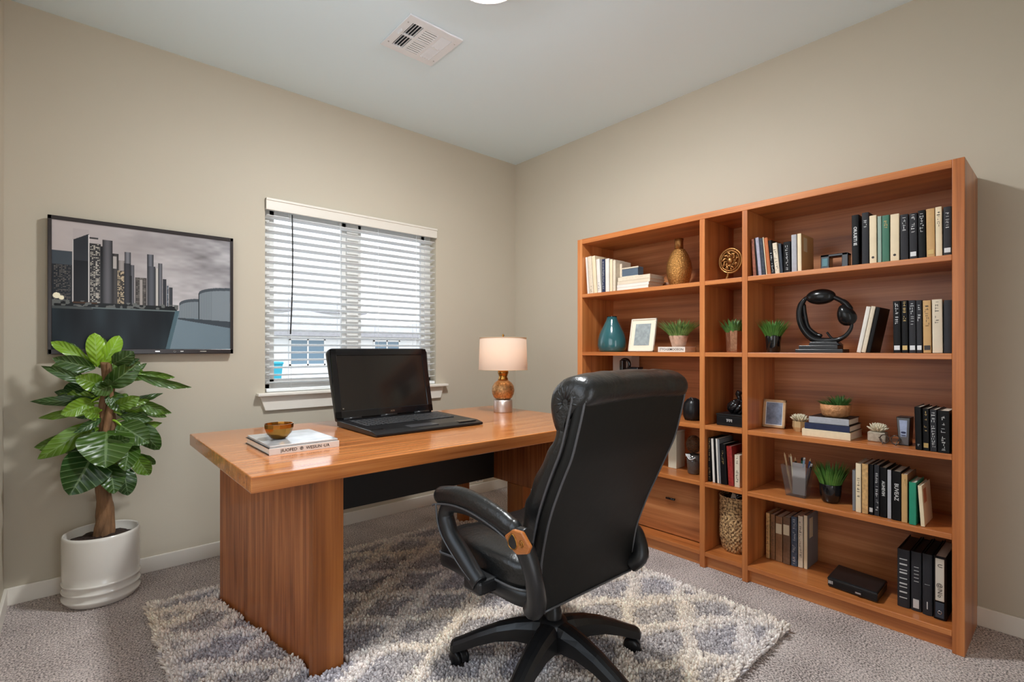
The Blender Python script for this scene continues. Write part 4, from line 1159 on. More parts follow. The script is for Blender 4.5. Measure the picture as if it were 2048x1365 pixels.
def book(name_label, x0, y0, wd, ht, lean, z, c, dep=.16, prt=None, prng=(.45, .92), extra=None, group=None, mott=0, txt=None, cover=None):
    """upright book, spine towards the room; y0 is the edge nearer the window wall, lean shifts its top along y"""
    t = thing('book', name_label, 'book', (x0, y0, z), 0, group)
    ang = math.atan2(lean, ht)            # + leans towards +y
    H_ = math.hypot(ht, lean)
    piv = Vector((0, 0, 0)) if lean >= 0 else Vector((0, -wd, 0))
    M = Matrix.Translation(piv) @ Matrix.Rotation(-ang, 4, 'X') @ Matrix.Translation(-piv)
    if lean > 0: pass
    g = .0008
    cm = bmat(c, mott); cv = bmat(cover) if cover else cm
    bd = .002 if wd > .012 else .0012
    t_ = B(); add_box(t_, .001, dep, -bd - g, -g, .0005, H_); add_box(t_, .001, dep, -wd + g, -wd + bd + g, .0005, H_)
    bm = B(); merge(bm, t_, M); co = obj('cover', bm, cv, t, local=True)
    t_ = B(); n = 6; hw = (wd - 2 * g) / 2; yc = -wd / 2
    poly = [(.002, yc + hw)] + [(-.0022 * math.sin(PI * k / n) * (1 if wd > .014 else .4), yc + hw * math.cos(PI * k / n)) for k in range(n + 1)] + [(.002, yc - hw)]
    add_prism(t_, [(a, b) for a, b in poly], 'z', .0005, H_)
    bm = B(); merge(bm, t_, M); sp_ = obj('spine', bm, cm, t, local=True)
    t_ = B(); add_box(t_, .002, dep - .004, -wd + bd + g, -bd - g, .0025, H_ - .004)
    bm = B(); merge(bm, t_, M); obj('pages', bm, PAPER, t, local=True)
    rng = random.Random(int(abs(y0) * 10000) + int(z * 100))
    xs_ = -.0022 * (1 if wd > .014 else .4)
    if txt:
        b_ = text_bm(txt, wd * .62, .0006, .0003)
        R = Matrix.Translation((xs_ - .0002, yc, H_ * .6)) @ Matrix(((0, 0, -1, 0), (0, -1, 0, 0), (-1, 0, 0, 0), (0, 0, 0, 1)))
        R = Matrix.Translation((xs_ - .0003, yc, H_ * .58)) @ Matrix(((0, 0, 1, 0), (0, 1, 0, 0), (1, 0, 0, 0), (0, 0, 0, 1)))
        # text runs down the spine: x -> -z, y -> -y ... facing the room
        R = Matrix.Translation((xs_ - .0003, yc, H_ * .58)) @ Matrix(((0, 0, -1, 0), (0, -1, 0, 0), (-1, 0, 0, 0), (0, 0, 0, 1))) 
        bmesh.ops.transform(b_, matrix=R, verts=b_.verts)
        bm = B(); merge(bm, b_, M); obj('lettering', bm, prt or PRINT_S, sp_, local=True)
    elif prt:
        t_ = B(); glyphs(t_, xs_, yc, H_ * prng[0], H_ * prng[1], min(.012, wd * .5), rng, 0)
        bm = B(); merge(bm, t_, M); obj('spine_print', bm, prt, sp_, local=True)
    if extra == 'hole':
        t_ = B(); add_tube(t_, [(xs_ - .0006, yc, .026), (xs_ + .0006, yc, .026)], .005, 12)
        bm = B(); merge(bm, t_, M); obj('finger_hole', bm, PRINT_K, sp_, local=True)
    if extra == 'foot':
        t_ = B(); add_box(t_, xs_ - .0006, xs_ + .001, yc - wd * .36, yc + wd * .36, .012, .03); bm = B(); merge(bm, t_, M)
        obj('spine_label', bm, prt or PRINT_S, sp_, local=True)
    if extra == 'band':
        for zz in (.12, .8):
            pass
        t_ = B(); add_box(t_, xs_ - .0006, xs_ + .001, yc - wd * .40, yc + wd * .40, H_ * .62, H_ * .84); bm = B(); merge(bm, t_, M)
        obj('spine_label', bm, LABELC, sp_, local=True)
    if extra == 'frontlabel':
        t_ = B(); add_box(t_, .03, .075, -wd + g - .0006, -wd + g + .0003, H_ * .55, H_ * .92); bm = B(); merge(bm, t_, M)
        obj('cover_label', bm, LABELC, co, local=True)
    if extra == 'redlabel':
        t_ = B(); add_box(t_, .02, .07, -wd + g - .0006, -wd + g + .0003, H_ * .55, H_ * .9); bm = B(); merge(bm, t_, M)
        obj('cover_label', bm, mat('red_label', srgb(190, 120, 90), .6), co, local=True)
    return t

def row(anchor, group, z, rows, rev=False):
    yprev = None
    n = len(rows)
    for i, r in enumerate(rows):
        x0, y0, wd, ht, lean, c, desc = r[:7]; kw = r[7] if len(r) > 7 else {}
        o = ORD[n - 1 - i] if rev else ORD[i]
        book('%s book, %s from the %s' % (desc, o, anchor), x0, y0, wd, ht, lean, z, c, group=group, **kw)

K = dict
z1 = 1.526
row('side panel beside the slate block', 'upright books on the top shelf near the window', z1, [
 (2.557, 2.152, .017, .244, .018, 'white', 'slim white'),
 (2.557, 2.133, .033, .245, .019, 'ivory', 'thick ivory', K(prt=PRINT_K, prng=(.04, .2), mott=.08)),
 (2.557, 2.098, .029, .244, .019, 'cream', 'pale cream', K(prt=None)),
 (2.557, 2.066, .029, .219, .014, 'white', 'white and grey', K(prt=PRINT_K, prng=(.05, .3))),
 (2.557, 2.030, .024, .214, .002, 'navy', 'navy blue', K(prt=PRINT_S, prng=(.1, .9))),
 (2.557, 2.003, .030, .212, .002, 'white', 'clean white', K()),
 (2.557, 1.970, .022, .203, 0, 'cream', 'narrow cream', K()),
 (2.557, 1.946, .022, .195, 0, 'ivory', 'speckled ivory', K(mott=.3)),
])
DIV = 'divider beside the hollow block'
row(DIV, 'leaning books on the top shelf beside the divider', z1, [
 (2.557, 1.083, .017, .186, .012, 'brick', 'mottled brick red', K(mott=.4)),
 (2.557, 1.0655, .008, .188, .014, 'black', 'very thin black', K()),
 (2.557, 1.0570, .017, .190, .016, 'lavender', 'lavender grey', K(mott=.15)),
 (2.557, 1.0395, .018, .184, .016, 'slate', 'marbled slate', K(mott=.4)),
 (2.557, 1.0210, .006, .187, .017, 'cream', 'thin cream', K()),
 (2.557, 1.0145, .018, .182, .017, 'orange', 'orange brown', K()),
 (2.557, .9960, .017, .166, .016, 'black', 'small black', K(prt=PRINT_S, prng=(.05, .6))),
 (2.557, .9785, .022, .150, .014, 'ivory', 'brown and ivory patterned', K(mott=.3, prt=PRINT_K, prng=(.1, .8))),
 (2.557, .9555, .013, .144, .010, 'slate', 'low slate grey', K()),
 (2.557, .9405, .033, .147, .002, 'black', 'stout black silver printed', K(prt=PRINT_S, prng=(.08, .85))),
 (2.557, .9050, .024, .176, .002, 'silver', 'tall silver grey', K(mott=.08)),
 (2.557, .8790, .018, .177, .002, 'cream', 'tall cream spined', K(extra='frontlabel', cover='tan')),
])
row('end panel in the top shelf row', 'long row of upright books on the top shelf', z1, [
 (2.557, .662, .027, .219, .001, 'black', 'black silver lettered', K(txt='OIUUETI IE', prt=PRINT_S)),
 (2.557, .6255, .026, .222, .0, 'charcoal', 'tallest charcoal', K(prt=PRINT_S, prng=(.7, .85))),
 (2.557, .5975, .026, .204, .001, 'cream', 'sandy cream', K(extra='hole')),
 (2.557, .5685, .014, .197, .001, 'sage', 'thin sage green', K()),
 (2.557, .5535, .026, .196, .001, 'green', 'deep green', K(prt=PRINT_G, prng=(.72, .93))),
 (2.557, .5255, .031, .195, .0, 'cream', 'broad plain cream', K(extra='hole')),
 (2.557, .4915, .027, .187, .001, 'charcoal', 'dark charcoal', K(prt=PRINT_S, prng=(.62, .93))),
 (2.557, .4620, .026, .186, .001, 'charcoal', 'silver printed charcoal', K(prt=PRINT_S, prng=(.58, .96), extra='foot')),
 (2.557, .4335, .024, .192, .002, 'black', 'glossy black', K(prt=PRINT_S, prng=(.55, .95))),
 (2.557, .4075, .027, .193, .002, 'tan', 'tan', K(prt=PRINT_G, prng=(.6, .9), extra='foot')),
 (2.557, .3795, .021, .195, .002, 'cream', 'slender cream', K(prt=PRINT_K, prng=(.55, .9))),
 (2.557, .3570, .026, .190, .0, 'charcoal', 'end charcoal', K(prt=PRINT_S, prng=(.55, .95), extra='foot')),
], rev=True)
z2 = 1.147
row('ring sculpture among the leaning three', 'leaning books beside the ring sculpture', z2, [
 (2.557, .6450, .017, .196, -.036, 'white', 'bright white'),
 (2.557, .6275, .017, .196, -.036, 'ivory', 'ivory and grey', K(mott=.15)),
 (2.557, .6100, .016, .191, -.036, 'black', 'plain black'),
])
row('end panel on the ring sculpture shelf', 'upright books on the shelf of the ring sculpture', z2, [
 (2.557, .5150, .026, .214, .002, 'black', 'black', K(prt=PRINT_S, prng=(.55, .93), extra='foot')),
 (2.557, .4870, .022, .214, .002, 'black', 'brown printed black', K(prt=PRINT_G, prng=(.6, .95), extra='foot')),
 (2.557, .4630, .023, .213, .002, 'charcoal', 'charcoal', K(prt=PRINT_S, prng=(.5, .95), extra='foot')),
 (2.557, .4390, .019, .212, .002, 'charcoal', 'thin charcoal', K(prt=PRINT_S, prng=(.6, .95), extra='foot')),
 (2.557, .4180, .026, .209, .002, 'tan', 'tan', K(prt=PRINT_K, prng=(.5, .9), extra='foot')),
 (2.557, .3895, .032, .211, .002, 'ivory', 'broad ivory', K(prt=PRINT_K, prng=(.55, .92))),
 (2.557, .3555, .026, .206, .0, 'charcoal', 'dull grey', K()),
], rev=True)
z3 = .761
row('end panel beside the small clock', 'black binders beside the small clock', z3, [
 (2.540, .4400, .022, .170, .004, 'black', 'glossy black', K(prt=PRINT_S, prng=(.03, .1), dep=.18)),
 (2.538, .4155, .020, .166, .002, 'black', 'gold edged black', K(extra='foot', prt=PRINT_G, dep=.18)),
 (2.538, .3935, .021, .164, .001, 'charcoal', 'charcoal', K(prt=PRINT_S, prng=(.1, .9), dep=.18)),
 (2.532, .3700, .036, .163, .001, 'black', 'thick black embossed', K(prt=PRINT_S, prng=(.05, .85), dep=.18)),
], rev=True)
z4 = .456
row('pot plant next to the pen cup', 'upright books beside the dark pot plant', z4, [
 (2.571, .6640, .013, .177, 0, 'grey', 'low grey'),
 (2.561, .6490, .021, .211, 0, 'cream', 'cream white', K(prt=PRINT_K, prng=(.3, .7))),
 (2.561, .6260, .023, .213, 0, 'tan', 'mottled tan', K(mott=.3, cover='brown')),
 (2.564, .6010, .016, .214, 0, 'black', 'slim black', K(extra='foot')),
 (2.565, .5830, .019, .215, 0, 'charcoal', 'patterned charcoal', K(prt=PRINT_S, prng=(.1, .85))),
 (2.562, .5620, .024, .209, 0, 'black', 'silver lettered black', K(txt='AUHEVIM', prt=PRINT_S)),
 (2.560, .5360, .014, .203, 0, 'silver', 'silver', K(cover='black')),
 (2.557, .5200, .031, .202, 0, 'black', 'broad lettered black', K(txt='BUVEAZ', prt=PRINT_S)),
 (2.550, .4870, .021, .196, 0, 'tan', 'tan spined', K(prt=PRINT_G, prng=(.7, .9), cover='brown')),
 (2.542, .4610, .024, .170, 0, 'emerald', 'emerald green', K(dep=.15)),
 (2.545, .4240, .014, .160, .010, 'cream', 'leaning cream', K(extra='redlabel', cover='cream')),
])
z5 = .086
row('divider in the bottom shelf row', 'old books on the bottom shelf', z5, [
 (2.700, 1.0790, .019, .232, 0, 'tan', 'slim tan', K(dep=.14, prt=PRINT_K, prng=(.3, .8), mott=.2)),
 (2.700, 1.0560, .022, .230, 0, 'brown', 'narrow brown', K(dep=.14, prt=PRINT_K, prng=(.3, .8), mott=.15)),
 (2.696, 1.0310, .034, .228, 0, 'brown', 'thick brown', K(dep=.14, extra='band', mott=.2)),
 (2.692, .9940, .034, .234, 0, 'umber', 'thick dark brown', K(dep=.14, extra='band', mott=.2)),
 (2.696, .9570, .028, .245, 0, 'bluemix', 'marbled blue', K(dep=.14, prt=PRINT_S, prng=(.05, .95), mott=.4)),
 (2.701, .9270, .023, .254, 0, 'ivory', 'speckled cream', K(dep=.14, mott=.25, prt=PRINT_K, prng=(.2, .9))),
 (2.703, .9020, .017, .262, 0, 'cream', 'cream spined', K(dep=.15, cover='grey', extra='frontlabel')),
])
row('divider above the woven basket', 'books in the middle bay above the basket', z4, [
 (2.560, 1.3195, .014, .233, 0, 'black', 'black patterned', K(prt=PRINT_G, prng=(.05, .95), mott=.3)),
 (2.560, 1.2940, .013, .231, .010, 'white', 'thin white'),
 (2.560, 1.2805, .011, .236, .010, 'black', 'thin black'),
 (2.560, 1.2690, .010, .234, .010, 'white', 'second thin white'),
 (2.560, 1.2585, .010, .232, .010, 'grey', 'thin grey'),
 (2.560, 1.2480, .031, .210, .010, 'black', 'gold flecked black', K(prt=PRINT_G, prng=(.5, .8))),
 (2.560, 1.2090, .028, .203, .012, 'red', 'red and black', K(mott=.3)),
 (2.560, 1.1780, .028, .165, 0, 'ivory', 'low cream printed', K(prt=PRINT_K, prng=(.1, .95), mott=.15)),
])

# big binders on the bottom shelf
def binder(label, x0, y0, wd, ht, lab):
    t = thing('binder', label, 'binder', (x0, y0, z5), 0, 'binders on the bottom shelf')
    dep = 2.845 - x0; m = bmat('black')
    bm = B(); add_box(bm, 0, dep, -wd, -wd + .004, 0, ht, .0012, 1); add_box(bm, 0, dep, -.004, 0, 0, ht, .0012, 1)
    co = obj('cover', bm, m, t, local=True)
    poly = [(.003, 0)] + [(-.006 * math.sin(PI * k / 8), -wd / 2 + wd / 2 * math.cos(PI * k / 8)) for k in range(9)] + [(.003, -wd)]
    sp_ = obj('spine', add_prism(B(), poly, 'z', 0, ht), bmat('charcoal') if lab != 'cream' else m, t, local=True)
    obj('pages', add_box(B(), .004, dep - .008, -wd + .0045, -.0045, .004, ht - .006), PAPER if lab == 'cream' else m, t, local=True)
    bm = B()
    if lab == 'cream':
        add_box(bm, -.0072, -.004, -wd * .84, -wd * .16, ht * .30, ht * .97, .0008, 1)
        lb = obj('spine_label', bm, mat('cream_label', srgb(206, 198, 184), .4), sp_, local=True)
        bm = B(); R0 = Matrix.Translation((-.0075, -wd / 2, ht * .86)) @ Matrix(((0, 0, -1, 0), (0, -1, 0, 0), (-1, 0, 0, 0), (0, 0, 0, 1)))
        t_ = text_bm('U', .02, .0005, .0002); merge(bm, t_, R0)
        R0 = Matrix.Translation((-.0075, -wd / 2, ht * .47)) @ Matrix(((0, 0, -1, 0), (0, -1, 0, 0), (-1, 0, 0, 0), (0, 0, 0, 1)))
        t_ = text_bm('@/N/o', .02, .0005, .0002); merge(bm, t_, R0)
        obj('lettering', bm, PRINT_K, lb, local=True)
        bm = B(); add_box(bm, -.0072, -.004, -wd * .84, -wd * .16, ht * .03, ht * .27, .0008, 1)
        lp_ = obj('lower_label', bm, bmat('slate'), sp_, local=True)
        bm = B(); add_tube(bm, [(-.0078, -wd / 2 + .006 * math.cos(q), ht * .12 + .006 * math.sin(q)) for q in np.linspace(0, 2 * PI, 14, endpoint=False)], .0012, 5, closed=True)
        obj('ring_hole', bm, CHROME, sp_, local=True)
    elif lab == 'streak':
        for k in range(9):
            zz = ht * (.16 + .08 * k) + (k % 3) * .003; add_box(bm, -.0068, -.003, -wd * .8, -wd * .2, zz, zz + .0035 + (k % 2) * .002)
        obj('spine_print', bm, PRINT_S, sp_, local=True)
    elif lab == 'block':
        add_box(bm, -.0068, -.003, -wd * .78, -wd * .22, ht * .05, ht * .2)
        for k in range(5): add_box(bm, -.0068, -.003, -wd * .75, -wd * .3, ht * (.5 + .06 * k), ht * (.5 + .06 * k) + .002)
        obj('spine_print', bm, PRINT_S, sp_, local=True)
    else:
        add_box(bm, -.0068, -.003, -wd * .55, -wd * .45, ht * .1, ht * .22); add_box(bm, -.0068, -.003, -wd * .75, -wd * .25, ht * .5, ht * .503)
        obj('spine_print', bm, PRINT_S, sp_, local=True)
binder('black binder with streaked silver spine, nearest the black box', 2.612, .512, .042, .240, 'streak')
binder('black binder with square silver mark low on its spine', 2.612, .466, .034, .242, 'block')
binder('charcoal binder with small silver tick, beside the cream labelled one', 2.605, .428, .032, .246, 'tick')
binder('black binder with cream spine label, nearest the end panel', 2.598, .392, .040, .250, 'cream')

# flat stacks
G1 = 'flat books on the top shelf under the slate block'
for (lab, xa, y0, y1, za, zb, c, mt) in (
 ('lowest white book lying flat in the stack under the slate block', 2.56, 1.690, 1.915, 1.5255, 1.545, 'white', 0),
 ('second white book up in the flat stack under the slate block', 2.56, 1.686, 1.915, 1.5455, 1.563, 'white', 0),
 ('third ivory book up in the flat stack under the slate block', 2.56, 1.678, 1.912, 1.5635, 1.583, 'ivory', 0),
 ('topmost speckled book of the flat stack under the slate block', 2.56, 1.677, 1.908, 1.5835, 1.608, 'ivory', .35)):
    flat_book('book', lab, xa, xa + .16, y0, y1, za, zb, bmat(c), bmat(c, mt), None, G1, 'x')
sb = thing('slate_block', 'grey blue slate block in a pale frame lying on the flat books', 'block', (2.60, 1.855, 1.6085))
obj('body', add_box(B(), 2.60, 2.66, 1.79, 1.916, 1.6085, 1.672, .003), mat('slate_blue', srgb(84, 98, 114), .4, var=.1, vscale=20), sb)
bm = B(); add_box(bm, 2.596, 2.604, 1.906, 1.922, 1.6085, 1.70, .002); add_box(bm, 2.596, 2.604, 1.786, 1.922, 1.6085, 1.618, .002); add_box(bm, 2.598, 2.604, 1.786, 1.92, 1.664, 1.672, .001)
obj('frame', bm, bmat('ivory', .3), sb)
G3 = 'flat books under the wooden bowl planter'
for (lab, xa, dp, y0, y1, za, zb, c, mt, rt) in (
 ('lowest cream book lying flat in the stack under the bowl planter', 2.562, .19, .668, .862, .7605, .794, 'cream', .05, 0),
 ('middle navy book lying flat in the stack under the bowl planter', 2.566, .18, .672, .852, .7945, .822, 'navy', .1, 0),
 ('topmost silver marbled book of the stack under the bowl planter', 2.578, .16, .678, .838, .8225, .8515, 'silver', .4, 0)):
    flat_book('book', lab, xa, xa + dp, y0, y1, za, zb, bmat('black') if c != 'cream' else bmat('cream'), bmat(c, mt), None, G3, 'x')
flat_book('book', 'thin white lettered book lying flat under the pink potted plant', 2.575, 2.70, 1.462, 1.634, 1.1465, 1.1765, bmat('white'), bmat('white'), '|TYOGEMOOEON', None, 'x', txtsize=.019, tm=PRINT_K)

# ------------------------------------------------------------------ ornaments
def lathe_thing(name, label, cat, loc, parts, seg=36, group=None):
    """parts: list of (part name, profile, material)"""
    if len(parts) == 1:
        o = obj(name, add_lathe(B(), parts[0][1], seg=seg), parts[0][2]); o.location = loc
        return tag(o, label, cat, group)
    t = thing(name, label, cat, loc, 0, group)
    for pn, pr, m in parts: obj(pn, add_lathe(B(), pr, seg=seg), m, t, local=True)
    return t
lathe_thing('vase', 'hammered gold bottle vase with smooth neck on the top shelf', 'vase', (2.66, 1.549, 1.5255), [
 ('body', [(0, 0), (.046, 0), (.052, .01), (.066, .055), (.072, .10), (.068, .14), (.052, .185), (.037, .212), (.034, .216), (0, .216)], GOLDTEX),
 ('neck', [(0, .212), (.024, .212), (.024, .262), (.026, .280), (.0235, .281), (.020, .265), (.019, .23), (0, .228)], GOLDD)])
ceramic_teal = mat('teal_glaze', srgb(40, 92, 98), .12, coat=.6, var=.2, vscale=6)
t = thing('vase', 'glossy teal teardrop vase on the second shelf beside the white frame', 'vase', (2.645, 2.02, 1.1465))
prof = [(0, 0), (.068, 0), (.078, .010), (.084, .04), (.083, .075), (.072, .12), (.052, .165), (.034, .205), (.028, .228)]
bm = B(); add_lathe(bm, prof + [(.024, .229), (.024, .20), (0, .19)], seg=44)
for v in bm.verts: v.co.y *= 1.16
obj('body', bm, ceramic_teal, t, local=True)
bm = B(); add_tube(bm, [(.028 * math.cos(q), .0325 * math.sin(q), .2285) for q in np.linspace(0, 2 * PI, 28, endpoint=False)], .0026, 6, closed=True)
obj('rim', bm, BGLOSS, t, local=True)

def photo_frame(label, cx, cy, z, wd, ht, th, fw, tilt, frame_m, mat_m, mw, pic_m, rotz=0, stand=True):
    """leaning picture frame facing the room (-x)"""
    t = thing('picture_frame', label, 'picture frame', (cx, cy, z), rotz)
    M = Matrix.Translation((0, 0, th * math.sin(tilt) + .0004)) @ Matrix.Rotation(tilt, 4, 'Y')
    def put(name, bm, m, par=t):
        b_ = B(); merge(b_, bm, M); return obj(name, b_, m, par, local=True)
    bm = B(); h = wd / 2
    for a in ((-h, h, 0, fw), (-h, h, ht - fw, ht), (-h, -h + fw, 0, ht), (h - fw, h, 0, ht)): add_box(bm, 0, th, a[0], a[1], a[2], a[3], .0015, 1)
    put('frame', bm, frame_m)
    put('backing', add_box(B(), th * .6, th * .9, -h + .003, h - .003, .003, ht - .003), PRINT_K)
    if mw: put('mount', add_box(B(), th * .35, th * .5, -h + fw, h - fw, fw, ht - fw), mat_m)
    put('picture', add_box(B(), th * .25, th * .34, -h + fw + mw, h - fw - mw, fw + mw * 1.1, ht - fw - mw * .9), pic_m)
    if stand:
        tp = M @ Vector((th, 0, ht * .72)); ft = tp.x + ht * .16
        bm = B(); add_loft(bm, [[(tp.x, -.012, tp.z), (tp.x, .012, tp.z), (tp.x + .003, .012, tp.z), (tp.x + .003, -.012, tp.z)], [(ft, -.014, .001), (ft, .014, .001), (ft + .003, .014, .001), (ft + .003, -.014, .001)]], smooth=False)
        obj('easel_back', bm, PRINT_K, t, local=True)
    return t
GREYPIC = mat('pencil_drawing', srgb(148, 158, 160), .5, var=.22, vscale=40)
BLUEPIC = mat('blue_floral_print', srgb(112, 122, 142), .35, var=.55, vscale=28)
photo_frame('white mounted picture frame with grey drawing leaning beside the teal vase', 2.60, 1.775, 1.1475, .178, .205, .014, .009, .20, mat('white_frame', srgb(226, 218, 202), .4), mat('mount_board', srgb(232, 224, 204), .7), .026, GREYPIC)
photo_frame('tan wooden picture frame with blue floral print beside the hexagonal pot', 2.690, 1.040, .7610, .108, .142, .014, .012, .14, mat('light_oak', srgb(190, 154, 112), .45, var=.12, vscale=40), None, .004, BLUEPIC, rotz=0)

# small plants
GRN = mat('grass_green', srgb(78, 126, 50), .5, var=.35, vscale=30)
GRN_D = mat('dark_leaf_green', srgb(74, 116, 56), .5, var=.35, vscale=30)
def tuft(bm, n, r0, ln, spread, wd, seed, z=0, droop=.5, up=.35):
    rng = random.Random(seed)
    for k in range(n):
        q = rng.uniform(0, 2 * PI); rr = r0 * math.sqrt(rng.random()); l = ln * rng.uniform(.65, 1.05)
        out = spread * (rr / r0 * .8 + rng.uniform(0, .35)); dx, dy = math.cos(q), math.sin(q)
        sx_, sy_ = -dy, dx
        b = Vector((rr * dx, rr * dy, z)); prev = None
        for i in range(5):
            t = i / 4
            p = b + Vector((dx * out * l * t ** 1.3, dy * out * l * t ** 1.3, l * (t - droop * out * t * t * .5)))
            w_ = wd * (1 - t ** 2 * .9) * (.7 + .6 * math.sin(PI * min(1, t + .15))) / 2
            a = bm.verts.new(p + Vector((sx_ * w_, sy_ * w_, 0))); c = bm.verts.new(p + Vector((dx * w_ * .4, dy * w_ * .4, -w_ * .3))); d = bm.verts.new(p - Vector((sx_ * w_, sy_ * w_, 0)))
            if prev:
                for u, v in ((0, 1), (1, 2)):
                    f_ = bm.faces.new([prev[u], prev[v], (a, c, d)[v], (a, c, d)[u]]); f_.smooth = True
            prev = (a, c, d)
    return bm
def pot_plant(label, loc, pot_prof, pot_m, soil_r, soil_z, tufts, leaf_m=GRN, seg=36, pot_name='pot'):
    t = thing('potted_plant', label, 'plant', loc)
    obj(pot_name, add_lathe(B(), pot_prof, seg=seg, smooth=seg > 12), pot_m, t, local=True)
    obj('soil', add_lathe(B(), [(soil_r, soil_z), (soil_r * .5, soil_z + .004), (0, soil_z + .005)], seg=20), SOIL, t, local=True)
    bm = B()
    for a in tufts: tuft(bm, **a)
    obj('foliage', bm, leaf_m, t, local=True, fix=False)
    return t
pinkpot = mat('pink_marble_pot', srgb(196, 158, 136), .35, var=.22, vscale=40, bump=.1, bscale=40)
pot_plant('bushy green plant in a pinkish marbled pot standing on a white book', (2.64, 1.54, 1.177), [(0, 0), (.034, 0), (.038, .006), (.053, .060), (.052, .064), (.048, .063), (.045, .045), (0, .043)], pinkpot, .046, .050,
 [dict(n=220, r0=.042, ln=.112, spread=.95, wd=.010, seed=1, z=.052, droop=.3)], mat('bushy_green', srgb(112, 152, 82), .5, var=.4, vscale=40))
pot_plant('short grass plant in a glossy black pot beside the ring sculpture', (2.60, 1.004, 1.1465), [(0, 0), (.027, 0), (.030, .004), (.0365, .080), (.036, .084), (.033, .083), (.031, .066), (0, .064)], BGLOSS, .032, .070,
 [dict(n=190, r0=.032, ln=.096, spread=.62, wd=.007, seed=2, z=.07, droop=.3)])
pot_plant('spiky green plant in a round black pot beside the pen cup', (2.640, .768, .4555), [(0, 0), (.030, 0), (.037, .010), (.043, .040), (.0455, .082), (.045, .086), (.041, .085), (.039, .066), (0, .064)], BGLOSS, .041, .072,
 [dict(n=260, r0=.040, ln=.110, spread=.47, wd=.0075, seed=3, z=.074, droop=.3)])
copper = mat('copper_facets', srgb(170, 124, 96), .25, .8, bump=.3, bscale=50)
pot_plant('small leafy plant in a shiny copper pot in the middle bay', (2.62, 1.208, 1.1465), [(0, 0), (.036, 0), (.038, .004), (.043, .110), (.0425, .113), (.040, .112), (.038, .09), (0, .088)], copper, .039, .095,
 [dict(n=90, r0=.034, ln=.085, spread=.62, wd=.016, seed=4, z=.095, droop=.45)], GRN_D, seg=8)
# wide wooden bowl planter
bark_bowl = mat('carved_wood_bowl', srgb(190, 134, 88), .6, bump=.6, bscale=70, var=.2, vscale=60)
t = thing('potted_plant', 'low green plant in a carved wooden bowl on the flat book stack', 'plant', (2.655, .752, .8515))
bm = B(); add_lathe(bm, [(0, 0), (.046, 0), (.053, .006), (.060, .034), (.0605, .056), (.0575, .057), (.055, .042), (0, .04)], seg=40); obj('bowl', bm, bark_bowl, t, local=True)
obj('soil', add_lathe(B(), [(.055, .046), (0, .050)], seg=20), SOIL, t, local=True)
bm = B(); tuft(bm, 90, .048, .036, 1.0, .007, 5, .047); tuft(bm, 70, .024, .056, .8, .008, 6, .048)
for v in bm.verts[90 * 15:]: v.co.y -= .018
obj('foliage', bm, GRN_D, t, local=True, fix=False)
# succulents
PALE = mat('pale_succulent', srgb(206, 196, 170), .5, var=.12, vscale=60)
def succulent(bm, r, h, n, seed, z):
    rng = random.Random(seed)
    for lay, (cnt, tilt, l) in enumerate(((n, 1.05, 1.0), (n, .75, 1.0), (n - 2, .45, .95), (n - 4, .18, .9))):
        for k in range(cnt):
            q = 2 * PI * k / cnt + lay * .35; a = tilt + rng.uniform(-.08, .08)
            d = Vector((math.cos(q) * math.sin(a), math.sin(q) * math.sin(a), math.cos(a)))
            b = Vector((math.cos(q) * r * .12, math.sin(q) * r * .12, z)); L_ = h * l
            add_tube(bm, [b, b + d * L_ * .4, b + d * L_ * .75 + Vector((0, 0, .002)), b + d * L_ + Vector((0, 0, .004))], [.002, .0042, .0044, .0012], 6)
    return bm
t = thing('potted_plant', 'pale succulent in a faceted gold pot beside the oak frame', 'plant', (2.675, .911, .7605))
goldpot = mat('pale_gold_pot', srgb(200, 170, 124), .35, .35)
obj('pot', add_lathe(B(), [(0, 0), (.022, 0), (.031, .022), (.030, .052), (.027, .052), (.027, .045), (0, .044)], seg=7, smooth=False), goldpot, t, local=True)
obj('succulent', succulent(B(), .03, .042, 13, 3, .045), PALE, t, local=True)
bm = B(); tuft(bm, 26, .022, .048, 1.1, .004, 12, .046); obj('twigs', bm, mat('dry_twigs', srgb(96, 82, 60), .8), t, local=True, fix=False)
t = thing('potted_plant', 'pale succulent in a low grey stone planter beside the clock', 'plant', (2.645, .588, .7605))
stone = mat('grey_stone', srgb(172, 160, 142), .7, var=.25, vscale=50, bump=.3, bscale=60)
bm = B(); add_box(bm, -.026, .026, -.032, .032, 0, .042, .004); obj('planter', bm, stone, t, local=True)
obj('succulent', succulent(B(), .032, .040, 13, 5, .040), PALE, t, local=True)
# eyeglasses in front of the clock
t = thing('eyeglasses', 'dark tortoiseshell eyeglasses lying folded between stone planter and clock', 'eyeglasses', (2.60, .535, .7605))
TORT = mat('tortoiseshell', srgb(62, 46, 36), .25, var=.4, vscale=60)
bm = B()
for s in (-1, 1):
    add_tube(bm, [(.0, s * .019 + .016 * math.cos(q), .020 + .018 * math.sin(q)) for q in np.linspace(0, 2 * PI, 22, endpoint=False)], .0022, 6, closed=True)
add_tube(bm, smooth_path([(0, -.006, .026), (-.002, 0, .029), (0, .006, .026)], 4), .002, 6)
obj('rim', bm, TORT, t, local=True)
for s in (-1, 1):
    bm = B(); add_tube(bm, smooth_path([(0, s * .035, .024), (-.012 - .01 * s, s * .034, .026), (-.03, s * .028 - .004, .022), (-.043, s * .022 - .006, .003)], 5), .002, 6)
    obj('temple', bm, TORT, t, local=True)
bm = B()
for s in (-1, 1):
    f_ = bm.faces.new([bm.verts.new((.0, s * .019 + .0155 * math.cos(q), .020 + .0175 * math.sin(q))) for q in np.linspace(0, 2 * PI, 20, endpoint=False)])
obj('lens', bm, GLASSM, t, local=True)
